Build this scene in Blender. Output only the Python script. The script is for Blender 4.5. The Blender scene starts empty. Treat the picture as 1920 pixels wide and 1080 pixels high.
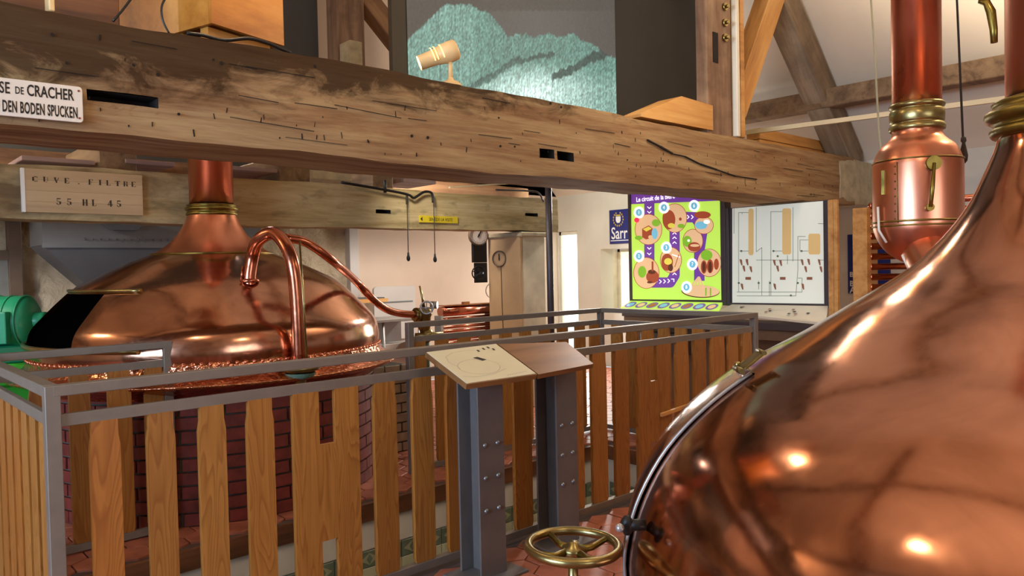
import bpy, bmesh, math, random
import numpy as np
from mathutils import Vector, Matrix
random.seed(7)
PI = math.pi
sc = bpy.context.scene
COL = sc.collection

# ------------------------------------------------------------------ camera
F_PX, YAW, PITCH, ROLL, HC = 1432.4, 0.82939, 0.02479, 0.021383, 1.337
fw = Vector((math.cos(YAW)*math.cos(PITCH), math.sin(YAW)*math.cos(PITCH), -math.sin(PITCH)))
rt = fw.cross(Vector((0, 0, 1))).normalized()
up = rt.cross(fw)
cr, sr = math.cos(-ROLL), math.sin(-ROLL)
rt, up = rt*cr + up*sr, up*cr - rt*sr
cam_d = bpy.data.cameras.new('camera')
cam = bpy.data.objects.new('camera', cam_d)
COL.objects.link(cam)
cam_d.sensor_fit = 'HORIZONTAL'
cam_d.sensor_width = 36.0
cam_d.lens = 36.0*F_PX/1920
cam_d.clip_start = 0.02
m = Matrix((rt, up, -fw)).transposed().to_4x4()
m.translation = Vector((0, 0, HC))
cam.matrix_world = m
sc.camera = cam

def hit(px, py, axis, val):
    """the point of the plane (axis = val) that the photograph shows at a pixel"""
    v = fw + rt*((px-960)/F_PX) + up*((540-py)/F_PX)
    o = Vector((0, 0, HC))
    return o + v*((val-o[axis])/v[axis])
def project(P):
    d = Vector(P)-Vector((0, 0, HC)); z = d.dot(fw)
    return 960+F_PX*d.dot(rt)/z, 540-F_PX*d.dot(up)/z, z

# ------------------------------------------------------------------ exposure, world, lights
vs = sc.view_settings
sc.display_settings.display_device = 'sRGB'
vs.view_transform = 'Standard'; vs.look = 'None'; vs.gamma = 1.0; vs.use_curve_mapping = False
vs.exposure = 0.0
w = bpy.data.worlds.new('sky'); sc.world = w; w.use_nodes = True
w.node_tree.nodes['Background'].inputs[0].default_value = (0.75, 0.85, 1.0, 1)
w.node_tree.nodes['Background'].inputs[1].default_value = 1.0

def area(name, loc, target, sx, sy, power, col, spread=PI):
    l = bpy.data.lights.new(name, 'AREA'); l.shape = 'RECTANGLE'; l.size = sx; l.size_y = sy
    l.energy = power; l.color = col; l.spread = spread
    o = bpy.data.objects.new(name, l); COL.objects.link(o)
    o.location = loc
    o.rotation_euler = (Vector(target)-Vector(loc)).to_track_quat('-Z', 'Y').to_euler()
    return o
# added rear fill, unseen daylight from the left, added spots washing the roof
def fill_spot(name, loc, target, power, col, size=2.3, soft=.12):
    l = bpy.data.lights.new(name, 'SPOT'); l.energy = power; l.color = col; l.spot_size = size; l.spot_blend = 1.0; l.shadow_soft_size = soft
    o = bpy.data.objects.new(name, l); COL.objects.link(o); o.location = loc
    o.rotation_euler = (Vector(target)-Vector(loc)).to_track_quat('-Z', 'Y').to_euler(); return o
area('fill_rear', (1.0, -3.75, 2.0), (2.2, 3.0, 1.2), 2.6, 1.8, 70, (0.90, 0.95, 1.0))  # added ambient fill, the wall behind it has no opening
area('daylight_left', (-3.7, 1.5, 1.8), (3, 2.6, .7), 2.6, 1.6, 330, (0.50, 0.72, 1.0))
area('daylight_door', (7.55, 6.95, 1.0), (5.0, 5.0, 0.8), 0.5, 1.6, 26, (0.92, 1.0, 0.98))
area('daylight_niche', (7.7, 5.9, 1.3), (5.5, 5.4, 0.9), 0.5, 0.8, 45, (0.98, 1.0, 0.92))
fill_spot('bounce_fill_viewer', (0.6, 0.9, 2.9), (0.2, 0.6, 6), 420, (1.0, .86, .70))  # added spot aimed up, ceiling bounce as fill, no fixture
fill_spot('bounce_fill_right', (4.9, 1.2, 2.7), (6.2, 1.0, 5), 680, (1.0, .86, .66))  # added bounce fill off the right slope
fill_spot('bounce_fill_rear', (2.6, -2.4, 2.8), (2.6, -1.5, 6), 260, (1.0, .90, .78))  # added bounce fill behind the camera
fill_spot('bounce_fill_middle', (2.4, 5.7, 3.3), (2.4, 5.6, 6), 110, (1.0, .88, .74))  # added bounce fill over the middle
fill_spot('aisle_fill', (4.3, 5.75, 2.2), (5.2, 7.6, .9), 95, (1.0, .90, .82), 2.4)  # added fill spot for the back wall, no fixture
fill_spot('aisle_fill_right', (6.6, 5.2, 2.5), (4.9, 5.3, .9), 240, (1.0, .92, .84), 2.0)  # added fill spot for the pillar and aisle
fill_spot('pillar_fill', (3.1, 4.55, 2.35), (4.95, 5.5, .9), 60, (1.0, .92, .78), 1.4)  # added fill spot brightening the tan slab
fill_spot('door_wall_fill', (5.9, 5.9, 2.35), (7.85, 6.8, 1.1), 120, (.96, 1.0, .92), 1.9)  # added fill spot for the wall by the curtained door
fill_spot('wall_fill', (-.6, 5.6, 2.4), (1.4, 7.6, 1.1), 190, (1.0, .93, .84), 2.2)  # added fill spot for the rough stone wall
fill_spot('kettle_side_fill', (2.7, 6.4, 2.9), (3.6, 4.6, .4), 60, (1.0, .95, .9), 1.8)  # added fill spot beside the left kettle
fill_spot('bounce_fill_aisle', (6.0, 5.4, 2.2), (6.2, 5.6, 5), 170, (1.0, .92, .80), 2.6)  # added bounce fill over the aisle

# ------------------------------------------------------------------ materials
def C(h):
    r = [int(h[i:i+2], 16)/255 for i in (0, 2, 4)]
    return tuple((c/12.92 if c <= .04045 else ((c+.055)/1.055)**2.4) for c in r) + (1,)
class NT:
    def __init__(s, name):
        s.m = bpy.data.materials.new(name); s.m.use_nodes = True
        s.t = s.m.node_tree; s.b = s.t.nodes['Principled BSDF']
    def n(s, typ, **kw):
        x = s.t.nodes.new(typ)
        for k, v in kw.items(): setattr(x, k, v)
        return x
    def l(s, a, b): s.t.links.new(a, b)
    def noise(s, vec, scale, detail=4, rough=.55, dist=0):
        x = s.n('ShaderNodeTexNoise'); x.inputs['Scale'].default_value = scale
        x.inputs['Detail'].default_value = detail; x.inputs['Roughness'].default_value = rough
        x.inputs['Distortion'].default_value = dist
        if vec is not None: s.l(vec, x.inputs['Vector'])
        return x
    def ramp(s, fac, stops):
        x = s.n('ShaderNodeValToRGB'); e = x.color_ramp.elements
        while len(e) < len(stops): e.new(.5)
        for i, (p, c) in enumerate(stops): e[i].position = p; e[i].color = c
        s.l(fac, x.inputs[0]); return x
    def mix(s, fac, a, b, mode='MIX'):
        x = s.n('ShaderNodeMix', data_type='RGBA', blend_type=mode)
        for sock, v in ((x.inputs[0], fac), (x.inputs[6], a), (x.inputs[7], b)):
            if isinstance(v, (float, int, tuple)): sock.default_value = v
            else: s.l(v, sock)
        return x.outputs[2]
    def coords(s, scale=(1, 1, 1), rnd=True):
        tc = s.n('ShaderNodeTexCoord'); mp = s.n('ShaderNodeMapping'); mp.inputs['Scale'].default_value = scale
        src = tc.outputs['Object']
        if rnd:
            oi = s.n('ShaderNodeObjectInfo'); ad = s.n('ShaderNodeVectorMath', operation='MULTIPLY_ADD')
            ad.inputs[1].default_value = (17.3, 31.7, 23.1)
            cb = s.n('ShaderNodeCombineXYZ')
            for i in range(3): s.l(oi.outputs['Random'], cb.inputs[i])
            s.l(cb.outputs[0], ad.inputs[0]); s.l(src, ad.inputs[2]); src = ad.outputs[0]
        s.l(src, mp.inputs[0]); return mp.outputs[0]
    def bump(s, h, strength, dist=.01):
        x = s.n('ShaderNodeBump'); x.inputs['Strength'].default_value = strength; x.inputs['Distance'].default_value = dist
        s.l(h, x.inputs['Height']); s.l(x.outputs[0], s.b.inputs['Normal'])
    def set(s, **kw):
        for k, v in kw.items():
            k = k.replace('_', ' ')
            if isinstance(v, (float, int, tuple)): s.b.inputs[k].default_value = v
            else: s.l(v, s.b.inputs[k])
def plain(name, hexc, rough=.5, metal=0.0, var=.12, scale=8, bump=0.0):
    k = NT(name); c = C(hexc)
    n = k.noise(k.coords(), scale, 5)
    lo = tuple(x*(1-var) for x in c[:3])+(1,); hi = tuple(min(1, x*(1+var)) for x in c[:3])+(1,)
    k.set(Base_Color=k.ramp(n.outputs[0], [(.3, lo), (.7, hi)]).outputs[0], Roughness=rough, Metallic=metal)
    if bump: k.bump(n.outputs[0], bump)
    return k.m
def wood(name, dark, mid, light, axis=0, rough=.6, grain=1.0, stain=None, stain_amt=.5, bump=.4, gs=9):
    k = NT(name); s = [gs, gs, gs]; s[axis] = gs*.08
    v = k.coords(tuple(s)); v2 = k.coords((1, 1, 1))
    a = k.noise(v, 1.0, 6, .6, .6*grain); b = k.noise(v, 5.0, 3, .6)
    m1 = k.n('ShaderNodeMath', operation='MULTIPLY_ADD'); k.l(b.outputs[0], m1.inputs[0]); m1.inputs[1].default_value = .35
    k.l(a.outputs[0], m1.inputs[2])
    col = k.ramp(m1.outputs[0], [(.45, C(dark)), (.66, C(mid)), (.9, C(light))]).outputs[0]
    if stain:
        st = k.noise(v2, 1.6, 6, .62, .3)
        f = k.ramp(st.outputs[0], [(.47, (0, 0, 0, 1)), (.62, (stain_amt,)*3+(1,))]).outputs[0]
        col = k.mix(f, col, C(stain))
    k.set(Base_Color=col, Roughness=rough)
    k.bump(m1.outputs[0], bump, .01)
    return k.m
def copper(name, base, alt, rough=.2, bump=.15, scale=5, metal=1.0):
    k = NT(name); v = k.coords((1, 1, 1), rnd=False)
    n = k.noise(v, 3.0, 5, .55, .6); n2 = k.noise(v, scale, 2, .5); n3 = k.noise(v, 40, 3, .6)
    k.set(Base_Color=k.ramp(n.outputs[0], [(.32, C(alt)), (.62, C(base))]).outputs[0], Metallic=metal,
          Roughness=k.ramp(n.outputs[0] if rough > .25 else n3.outputs[0], [(.3, (rough*.85,)*3+(1,)), (.75, (rough*1.3,)*3+(1,))]).outputs[0])
    k.bump(n2.outputs[0], bump, .02)
    return k.m
def emis(name, hexc, strength=1.0, base=None):
    k = NT(name); k.set(Base_Color=C(base or hexc), Roughness=.4, Emission_Color=C(hexc), Emission_Strength=strength)
    return k.m

M = {}
def main_beam_mat():
    k = NT('old_oak_beam'); v = k.coords((.8, 10, 10), False); v2 = k.coords((1, 2.2, 2.2), False)
    a = k.noise(v, 1.0, 7, .62, .7); b_ = k.noise(v, 6.0, 3, .6)
    m1 = k.n('ShaderNodeMath', operation='MULTIPLY_ADD'); k.l(b_.outputs[0], m1.inputs[0]); m1.inputs[1].default_value = .35; k.l(a.outputs[0], m1.inputs[2])
    col = k.ramp(m1.outputs[0], [(.42, C('6b4a2e')), (.62, C('947352')), (.9, C('b59b72'))]).outputs[0]
    # darker brown along the upper arris, heavier towards the left end
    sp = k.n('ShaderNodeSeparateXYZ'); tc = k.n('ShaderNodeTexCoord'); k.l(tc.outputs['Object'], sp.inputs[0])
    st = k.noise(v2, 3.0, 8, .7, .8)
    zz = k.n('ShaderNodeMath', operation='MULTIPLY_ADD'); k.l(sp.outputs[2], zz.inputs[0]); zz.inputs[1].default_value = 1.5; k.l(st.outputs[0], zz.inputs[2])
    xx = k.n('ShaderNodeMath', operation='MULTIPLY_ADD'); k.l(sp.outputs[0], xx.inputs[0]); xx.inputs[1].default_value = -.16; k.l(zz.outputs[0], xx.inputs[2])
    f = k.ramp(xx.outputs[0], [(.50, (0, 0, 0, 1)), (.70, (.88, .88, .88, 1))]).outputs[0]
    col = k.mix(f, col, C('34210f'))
    k.set(Base_Color=col, Roughness=.85, Specular_IOR_Level=.15); k.bump(m1.outputs[0], .5, .01); return k.m
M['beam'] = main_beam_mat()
M['beam_pale'] = wood('pale_oak_beam', '75603f', 'a68e66', 'c4ae85', 0, .8, 1.0, '6a5535', .5, .5, 7)
def pale_beam_mat():
    k = NT('pale_oak_beam'); v = k.coords((.8, 9, 9), False); v2 = k.coords((1, 2.5, 2.5), False)
    a = k.noise(v, 1.0, 7, .62, .7); b_ = k.noise(v, 6.0, 3, .6)
    m1 = k.n('ShaderNodeMath', operation='MULTIPLY_ADD'); k.l(b_.outputs[0], m1.inputs[0]); m1.inputs[1].default_value = .35; k.l(a.outputs[0], m1.inputs[2])
    col = k.ramp(m1.outputs[0], [(.42, C('857046')), (.62, C('b09a6a')), (.9, C('cdba90'))]).outputs[0]
    sp = k.n('ShaderNodeSeparateXYZ'); tc = k.n('ShaderNodeTexCoord'); k.l(tc.outputs['Object'], sp.inputs[0])
    st = k.noise(v2, 1.8, 7, .62, .5)
    xx = k.n('ShaderNodeMath', operation='MULTIPLY_ADD'); k.l(sp.outputs[0], xx.inputs[0]); xx.inputs[1].default_value = -.22; k.l(st.outputs[0], xx.inputs[2])
    f = k.ramp(xx.outputs[0], [(.30, (0, 0, 0, 1)), (.56, (.85, .85, .85, 1))]).outputs[0]
    gr = k.noise(v2, 4.5, 5, .6); f2 = k.ramp(gr.outputs[0], [(.56, (0, 0, 0, 1)), (.7, (.5, .5, .5, 1))]).outputs[0]
    col = k.mix(f2, k.mix(f, col, C('5a4229')), C('5f5a3c'))
    k.set(Base_Color=col, Roughness=.82); k.bump(m1.outputs[0], .5, .01); return k.m
M['beam_pale'] = pale_beam_mat()
M['timber_x'] = wood('timber_x', '5a3c25', '86603f', 'a37b55', 0, .75, 1.0, '4a3323', .5, .4, 7)
M['timber_grey'] = wood('timber_grey', '6a5842', '8d7860', 'a89478', 0, .8, 1.0, '5a4836', .5, .4, 7)
M['timber_y'] = wood('timber_y', '5c4530', '866a4c', '9d805e', 1, .75, 1.0, '54402c', .5, .4, 7)
M['timber_z'] = wood('timber_z', '664836', '8c6c54', 'a2876c', 2, .75, 1.0, '4a3020', .5, .4, 7)
M['timber_new'] = wood('timber_new', 'a06a30', 'c8904c', 'dcab68', 0, .55, 1.0, None, .5, .2, 6)
M['mortise'] = plain('mortise_dark', '1c120c', .95)
M['plaster_dirty'] = plain('plaster_dirty', 'b9ab8c', .95, 0, .2, 12, .4)
def slat_mat():
    k = NT('varnished_pine'); v = k.coords((1, 1, 1))
    mp = k.n('ShaderNodeMapping'); k.l(v, mp.inputs[0]); mp.inputs['Scale'].default_value = (9, 9, .9)
    n = k.noise(mp.outputs[0], 1.0, 2, .5, .4)                      # broad field whose contours make the flame figure
    m1 = k.n('ShaderNodeMath', operation='MULTIPLY'); k.l(n.outputs[0], m1.inputs[0]); m1.inputs[1].default_value = 22
    fr = k.n('ShaderNodeMath', operation='FRACT'); k.l(m1.outputs[0], fr.inputs[0])
    mp2 = k.n('ShaderNodeMapping'); k.l(v, mp2.inputs[0]); mp2.inputs['Scale'].default_value = (60, 60, 2)
    f = k.noise(mp2.outputs[0], 1.0, 3, .6)
    c1 = k.ramp(fr.outputs[0], [(0, C('ae783a')), (.55, C('a47032')), (.88, C('925e28')), (1, C('a87236'))]).outputs[0]
    c2 = k.mix(k.ramp(f.outputs[0], [(.4, (0, 0, 0, 1)), (.7, (.45, .45, .45, 1))]).outputs[0], c1, C('8c5622'))
    oi = k.n('ShaderNodeObjectInfo'); hue = k.ramp(oi.outputs['Random'], [(0, C('d8c8b8')), (.5, C('ffffff')), (1, C('ffe6d0'))]).outputs[0]
    k.set(Base_Color=k.mix(.8, c2, hue, 'MULTIPLY'), Roughness=.36); k.bump(f.outputs[0], .06, .004); return k.m
M['slat'] = slat_mat()
M['ply'] = wood('plywood', 'a5621c', 'c98534', 'd8994c', 0, .42, .8, None, .5, .05, 4)
M['board'] = wood('lectern_wood', '6b4526', '835a34', '966a42', 0, .4, 1.0, None, .5, .05, 5)
M['paint_board'] = wood('pale_sign_wood', 'a98f6a', 'c0a680', 'cdb48e', 0, .7, .8, None, .5, .15, 4)
M['rail'] = plain('rail_paint', '7d7369', .42, .25, .08, 14)
M['steel'] = plain('column_paint', '6c6765', .38, .2, .1, 9)
M['black'] = plain('black_iron', '1d1b1b', .5, .3, .15)
k_ = NT('hatch_shade'); k_.set(Base_Color=(.001, .001, .001, 1), Roughness=1.0, Specular_IOR_Level=0.0); M['dark'] = k_.m  # black colour standing in for the unlit kettle inside
M['copper'] = copper('copper_dome', 'cf987c', 'a87860', .16, .26, 4)
M['copper2'] = copper('copper_dome_polished', 'cb8f74', '976650', .12, .26, 3.4)
M['copper_red'] = copper('copper_pipe', 'e09678', 'd88c6e', .30, .03, 3)
M['copper_pipe'] = copper('copper_tube', 'd08468', 'b8694e', .22, .08, 9)
M['copper_hammer'] = copper('copper_hammered', 'dc9874', 'b87050', .2, .9, 22)
M['brass'] = copper('brass', 'a8945f', '7c7450', .30, .1, 20)
M['brass_dark'] = copper('brass_dark', '96803f', '5c5228', .35, .15, 20)
M['verdigris'] = plain('verdigris', '6f8f7c', .7, .3, .3, 30, .3)
M['mortar'] = plain('mortar', '555249', .95, 0, .2, 30, .4)
M['brick'] = plain('red_brick', '6f2a22', .6, 0, .35, 12, .3)
M['whitebrick'] = plain('whitewashed_brick', 'b9b4a8', .85, 0, .2, 14, .4)
M['tile'] = plain('terracotta', 'a5614a', .42, 0, .28, 9, .12)
M['grout'] = plain('grout', '57443b', .95)
M['wall_pink'] = plain('wall_pink_plaster', 'd9c2ae', .9, 0, .05, 2, .1)
M['wall_white'] = plain('wall_white_plaster', 'd6cfc0', .9, 0, .06, 2, .1)
M['ceiling'] = plain('ceiling_plaster', 'dccdb8', .92, 0, .04, 1.5, .08)
def stonewall():
    k = NT('rough_stone_wall'); v = k.coords((1, 1, 1), False)
    n = k.noise(v, 7, 8, .65, .8); n2 = k.noise(v, 2.2, 4, .6)
    k.set(Base_Color=k.mix(.5, k.ramp(n.outputs[0], [(.3, C('a58d6c')), (.6, C('d8c3a2'))]).outputs[0],
          k.ramp(n2.outputs[0], [(.35, C('b39a78')), (.6, C('dccbb0'))]).outputs[0]), Roughness=.95)
    k.bump(n.outputs[0], 1.0, .06); return k.m
M['stone'] = stonewall()
M['tan_panel'] = plain('tan_stone_panel', 'c9a67c', .8, 0, .07, 5, .1)
M['stain_stone'] = plain('pale_stone', 'd8ccb2', .85, 0, .2, 4, .15)
M['zinc'] = plain('zinc_sheet', '888c90', .35, .75, .1, 3)
M['zinc_dark'] = plain('zinc_cone', '5e6064', .45, .4, .1, 3)
M['stainless'] = plain('stainless', 'a9a5a2', .35, .6, .1, 5)
M['grey_white'] = plain('grey_white_board', 'c9c2bb', .5, 0, .04, 3)
M['green'] = plain('green_enamel', '1a8a5e', .4, 0, .1, 6)
M['green_bright'] = plain('green_bright', '35a52a', .5, 0, .1, 6)
M['cream'] = plain('cream_enamel', 'ecc78c', .4, 0, .06, 6)
M['white_enamel'] = plain('white_enamel', 'e2d6c8', .3, 0, .03, 5)
M['cream_paint'] = plain('cream_paint', 'dccaa2', .5, 0, .04, 5)
M['white_paint'] = plain('white_paint', 'e6e0cf', .5, 0, .04, 5)
M['ink'] = plain('ink_black', '1c1512', .6, 0, .05)
M['ink_brown'] = plain('ink_brown', '3a2c1c', .7, 0, .2)
M['rust'] = plain('rust_red', '8c3a26', .7, 0, .2)
M['yellow'] = plain('yellow_plate', 'd8bf2a', .45, 0, .05)
M['blue'] = plain('blue_enamel', '232a6e', .3, 0, .08)
M['gold'] = plain('gold_print', 'c2a83c', .4, 0, .1)
M['white_print'] = plain('white_print', 'ecebe6', .4, 0, .03)
M['lectern_print'] = plain('lectern_sheet', 'd9d2b4', .35, 0, .04, 3)
M['grey_line'] = plain('grey_line', '9f9b88', .5)
M['pitwall'] = plain('pit_wall_white', 'd8d2c4', .7, 0, .05, 3)
M['pit_tile'] = plain('pit_pale_tile', 'c9c8a6', .3, 0, .08, 3)
M['frieze'] = plain('pit_frieze', '6f7a66', .4, 0, .2, 20)
M['frieze_leaf'] = plain('pit_frieze_leaf', 'a8a888', .4, 0, .1, 20)
M['edge_board'] = wood('edge_board', '52311d', '70452a', '855636', 0, .5, 1, None, .5, .1, 6)
M['pink_plank'] = wood('pinkish_plank', '7a6058', '927870', 'a88d84', 0, .7, 1, None, .5, .1, 6)
M['cord'] = plain('cord_dark', '3a3025', .7)
M['cord_pale'] = plain('cord_pale', 'a59a7a', .7)
M['cable'] = plain('cable_black', '1b1614', .4)
M['kiosk'] = plain('kiosk_frame', '4a4347', .4, .2, .05)
M['kiosk_brown'] = plain('kiosk_cabinet', '6b5645', .6, 0, .1)
M['screen_grey'] = plain('screen_cloth', '4a463f', .85, 0, .1, 2)
M['red_led'] = emis('red_led', 'ff2040', 2.0)
M['glow_warm'] = emis('lamp_glow', 'ffdca0', 14.0)
M['glow_slit'] = emis('lamp_slit', 'ffd98a', 1.6)
M['day'] = emis('daylight_pane', 'eafff4', 1.25, 'ffffff')
M['day2'] = emis('daylight_niche', 'f4f6cc', .9, 'ffffff')
M['glass_dim'] = plain('window_glass', '8d8f88', .15, .2, .1)
for nm, h, s in (('p_green', 'a8d050', .95), ('p_purple', '6c3a9c', .6), ('p_flesh', 'e2b98e', .6), ('p_brown', 'a4482c', .5),
                 ('p_dark', '5c2a18', .4), ('p_white', 'ffffff', 1.0), ('p_blue', '72bcd8', .6), ('p_leaf', '7db52c', .6),
                 ('p_pale', 'd8dcd0', .4), ('p_line', '5f6e5c', .15), ('p_tan', 'cfae74', .4), ('p_picto', '8c5a44', .25), ('p_yellow', 'e0d050', .6)):
    M[nm] = emis(nm, h, s)

# ------------------------------------------------------------------ mesh building
class G:
    def __init__(s): s.v = []; s.f = []; s.mi = []; s.sm = []
    def add(s, v, f, m=0, smooth=False):
        b = len(s.v); s.v += [Vector(x) for x in v]
        for q in f: s.f.append([b+i for i in q]); s.mi.append(m); s.sm.append(smooth)
        return s
    def box(s, x0, x1, y0, y1, z0, z1, m=0, c=0.0):
        if c <= 0:
            v = [(x, y, z) for x in (x0, x1) for y in (y0, y1) for z in (z0, z1)]
            return s.add(v, [(0, 1, 3, 2), (4, 6, 7, 5), (0, 4, 5, 1), (2, 3, 7, 6), (0, 2, 6, 4), (1, 5, 7, 3)], m)
        bm = bmesh.new(); bmesh.ops.create_cube(bm, size=1)
        for q in bm.verts: q.co = Vector(((x0+x1)/2+q.co.x*(x1-x0), (y0+y1)/2+q.co.y*(y1-y0), (z0+z1)/2+q.co.z*(z1-z0)))
        bmesh.ops.bevel(bm, geom=bm.edges[:], offset=c, segments=1, affect='EDGES')
        return s.take(bm, m)
    def take(s, bm, m=0, smooth=False):
        bm.verts.index_update()
        s.add([q.co.copy() for q in bm.verts], [[q.index for q in f.verts] for f in bm.faces], m, smooth); bm.free(); return s
    def bar(s, a, b, w, h, m=0, upv=(0, 0, 1)):
        """rectangular bar from a to b, w wide sideways and h high"""
        a, b = Vector(a), Vector(b); d = (b-a).normalized(); u = Vector(upv)
        if abs(d.dot(u)) > .98: u = Vector((0, 1, 0))
        sd = d.cross(u).normalized(); u = sd.cross(d)
        v = [p+sd*(i*w/2)+u*(j*h/2) for p in (a, b) for i, j in ((-1, -1), (1, -1), (1, 1), (-1, 1))]
        return s.add(v, [(3, 2, 1, 0), (4, 5, 6, 7), (0, 1, 5, 4), (1, 2, 6, 5), (2, 3, 7, 6), (3, 0, 4, 7)], m)
    def tube(s, pts, r, n=14, m=0, sub=1, caps=True):
        P = [Vector(p) for p in pts]
        if sub > 1 and len(P) > 2:
            Q = []; E = [P[0]*2-P[1]]+P+[P[-1]*2-P[-2]]
            for i in range(1, len(E)-2):
                for k in range(sub):
                    t = k/sub; a, b, c, d = E[i-1:i+3]
                    Q.append(.5*((2*b)+(c-a)*t+(2*a-5*b+4*c-d)*t*t+(3*b-a-3*c+d)*t**3))
            Q.append(P[-1]); P = Q
        R = r if isinstance(r, (list, tuple)) else [r]*len(P)
        if len(R) != len(P): R = [R[0]+(R[-1]-R[0])*i/(len(P)-1) for i in range(len(P))]
        T = [(P[min(i+1, len(P)-1)]-P[max(i-1, 0)]).normalized() for i in range(len(P))]
        u = T[0].orthogonal().normalized(); v = []
        for i, p in enumerate(P):
            u = (u-T[i]*u.dot(T[i])).normalized(); w_ = T[i].cross(u)
            for k in range(n):
                a = 2*PI*k/n; v.append(p+(u*math.cos(a)+w_*math.sin(a))*R[i])
        f = [(i*n+k, i*n+(k+1) % n, (i+1)*n+(k+1) % n, (i+1)*n+k) for i in range(len(P)-1) for k in range(n)]
        s.add(v, f, m, True)
        if caps:
            L = len(v); b = len(s.v)-L
            s.f.append([b+k for k in range(n)][::-1]); s.mi.append(m); s.sm.append(False)
            s.f.append([b+L-n+k for k in range(n)]); s.mi.append(m); s.sm.append(False)
        return s
    def lathe(s, prof, c=(0, 0), n=48, a0=0.0, a1=2*PI, m=0, skip=None, axis='z', origin=None, flip=False):
        """profile of (radius, height) turned round an axis"""
        full = abs(a1-a0-2*PI) < 1e-6; cols = n if full else n+1; v = []
        for r, z in prof:
            for k in range(cols):
                a = a0+(a1-a0)*k/n
                if origin is None: v.append((c[0]+r*math.cos(a), c[1]+r*math.sin(a), z))
                else:
                    o, d = Vector(origin), Vector(axis).normalized(); u = d.orthogonal().normalized(); w_ = d.cross(u)
                    v.append(o+d*z+(u*math.cos(a)+w_*math.sin(a))*r)
        f = []
        for i in range(len(prof)-1):
            for k in range(n):
                if skip:
                    a = a0+(a1-a0)*(k+.5)/n; zz = (prof[i][1]+prof[i+1][1])/2
                    if skip(a, zz): continue
                q = (i*cols+k, i*cols+(k+1) % cols, (i+1)*cols+(k+1) % cols, (i+1)*cols+k)
                f.append(q[::-1] if flip else q)
        return s.add(v, f, m, True)
    def sphere(s, c, r, m=0, seg=12, sc_=(1, 1, 1)):
        bm = bmesh.new(); bmesh.ops.create_uvsphere(bm, u_segments=seg, v_segments=max(4, seg//2), radius=r)
        for q in bm.verts: q.co = Vector((q.co.x*sc_[0]+c[0], q.co.y*sc_[1]+c[1], q.co.z*sc_[2]+c[2]))
        return s.take(bm, m, True)
    def disc(s, c, nrm, r, t, m=0, n=24):
        return s.tube([Vector(c), Vector(c)+Vector(nrm).normalized()*t], r, n, m)
    def torus(s, c, nrm, R, r, m=0, n=32, k=10, a0=0, a1=2*PI):
        d = Vector(nrm).normalized(); u = d.orthogonal().normalized(); w_ = d.cross(u); v = []
        for i in range(n):
            a = a0+(a1-a0)*i/n; e = u*math.cos(a)+w_*math.sin(a)
            for j in range(k):
                b = 2*PI*j/k; v.append(Vector(c)+e*(R+r*math.cos(b))+d*(r*math.sin(b)))
        return s.add(v, [(i*k+j, ((i+1) % n)*k+j, ((i+1) % n)*k+(j+1) % k, i*k+(j+1) % k) for i in range(n) for j in range(k)], m, True)
    def mesh(s, name, mats, origin=None):
        if origin is None:
            lo = Vector([min(q[i] for q in s.v) for i in range(3)]); hi = Vector([max(q[i] for q in s.v) for i in range(3)])
            origin = (lo+hi)/2
        me = bpy.data.meshes.new(name)
        me.from_pydata([tuple(q-origin) for q in s.v], [], s.f)
        for mt in mats: me.materials.append(M[mt])
        me.polygons.foreach_set('material_index', s.mi); me.polygons.foreach_set('use_smooth', s.sm)
        me.validate(); me.update(); return me, origin
WL = {}
def tag(o, label=None, cat=None, group=None, kind=None):
    for k, v in (('label', label), ('category', cat), ('group', group), ('kind', kind)):
        if v: o[k] = v
    return o
def empty(name, loc, label, cat, group=None):
    o = bpy.data.objects.new(name, None); COL.objects.link(o); o.location = loc; o.empty_display_size = .1
    WL[o] = Vector(loc); return tag(o, label, cat, group)
def obj(name, g, mats, parent=None, label=None, cat=None, group=None, kind=None, bevel=0):
    if isinstance(mats, str): mats = [mats]
    me, org = g.mesh(name, mats)
    o = bpy.data.objects.new(name, me); COL.objects.link(o)
    if parent is not None: o.parent = parent; o.location = org-WL[parent]
    else: o.location = org
    WL[o] = org
    if bevel:
        b = o.modifiers.new('bevel', 'BEVEL'); b.width = bevel; b.segments = 2; b.limit_method = 'ANGLE'
    return tag(o, label, cat, group, kind)
def inst(name, me, loc, parent=None, rot=(0, 0, 0), scale=(1, 1, 1)):
    o = bpy.data.objects.new(name, me); COL.objects.link(o); W = Vector(loc)
    if parent is not None: o.parent = parent; o.location = W-WL[parent]
    else: o.location = W
    o.rotation_euler = rot; o.scale = scale; WL[o] = W; return o
def struct(name, g, mats, parent=None, bevel=0): return obj(name, g, mats, parent, kind='structure' if parent is None else None, bevel=bevel)

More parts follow.
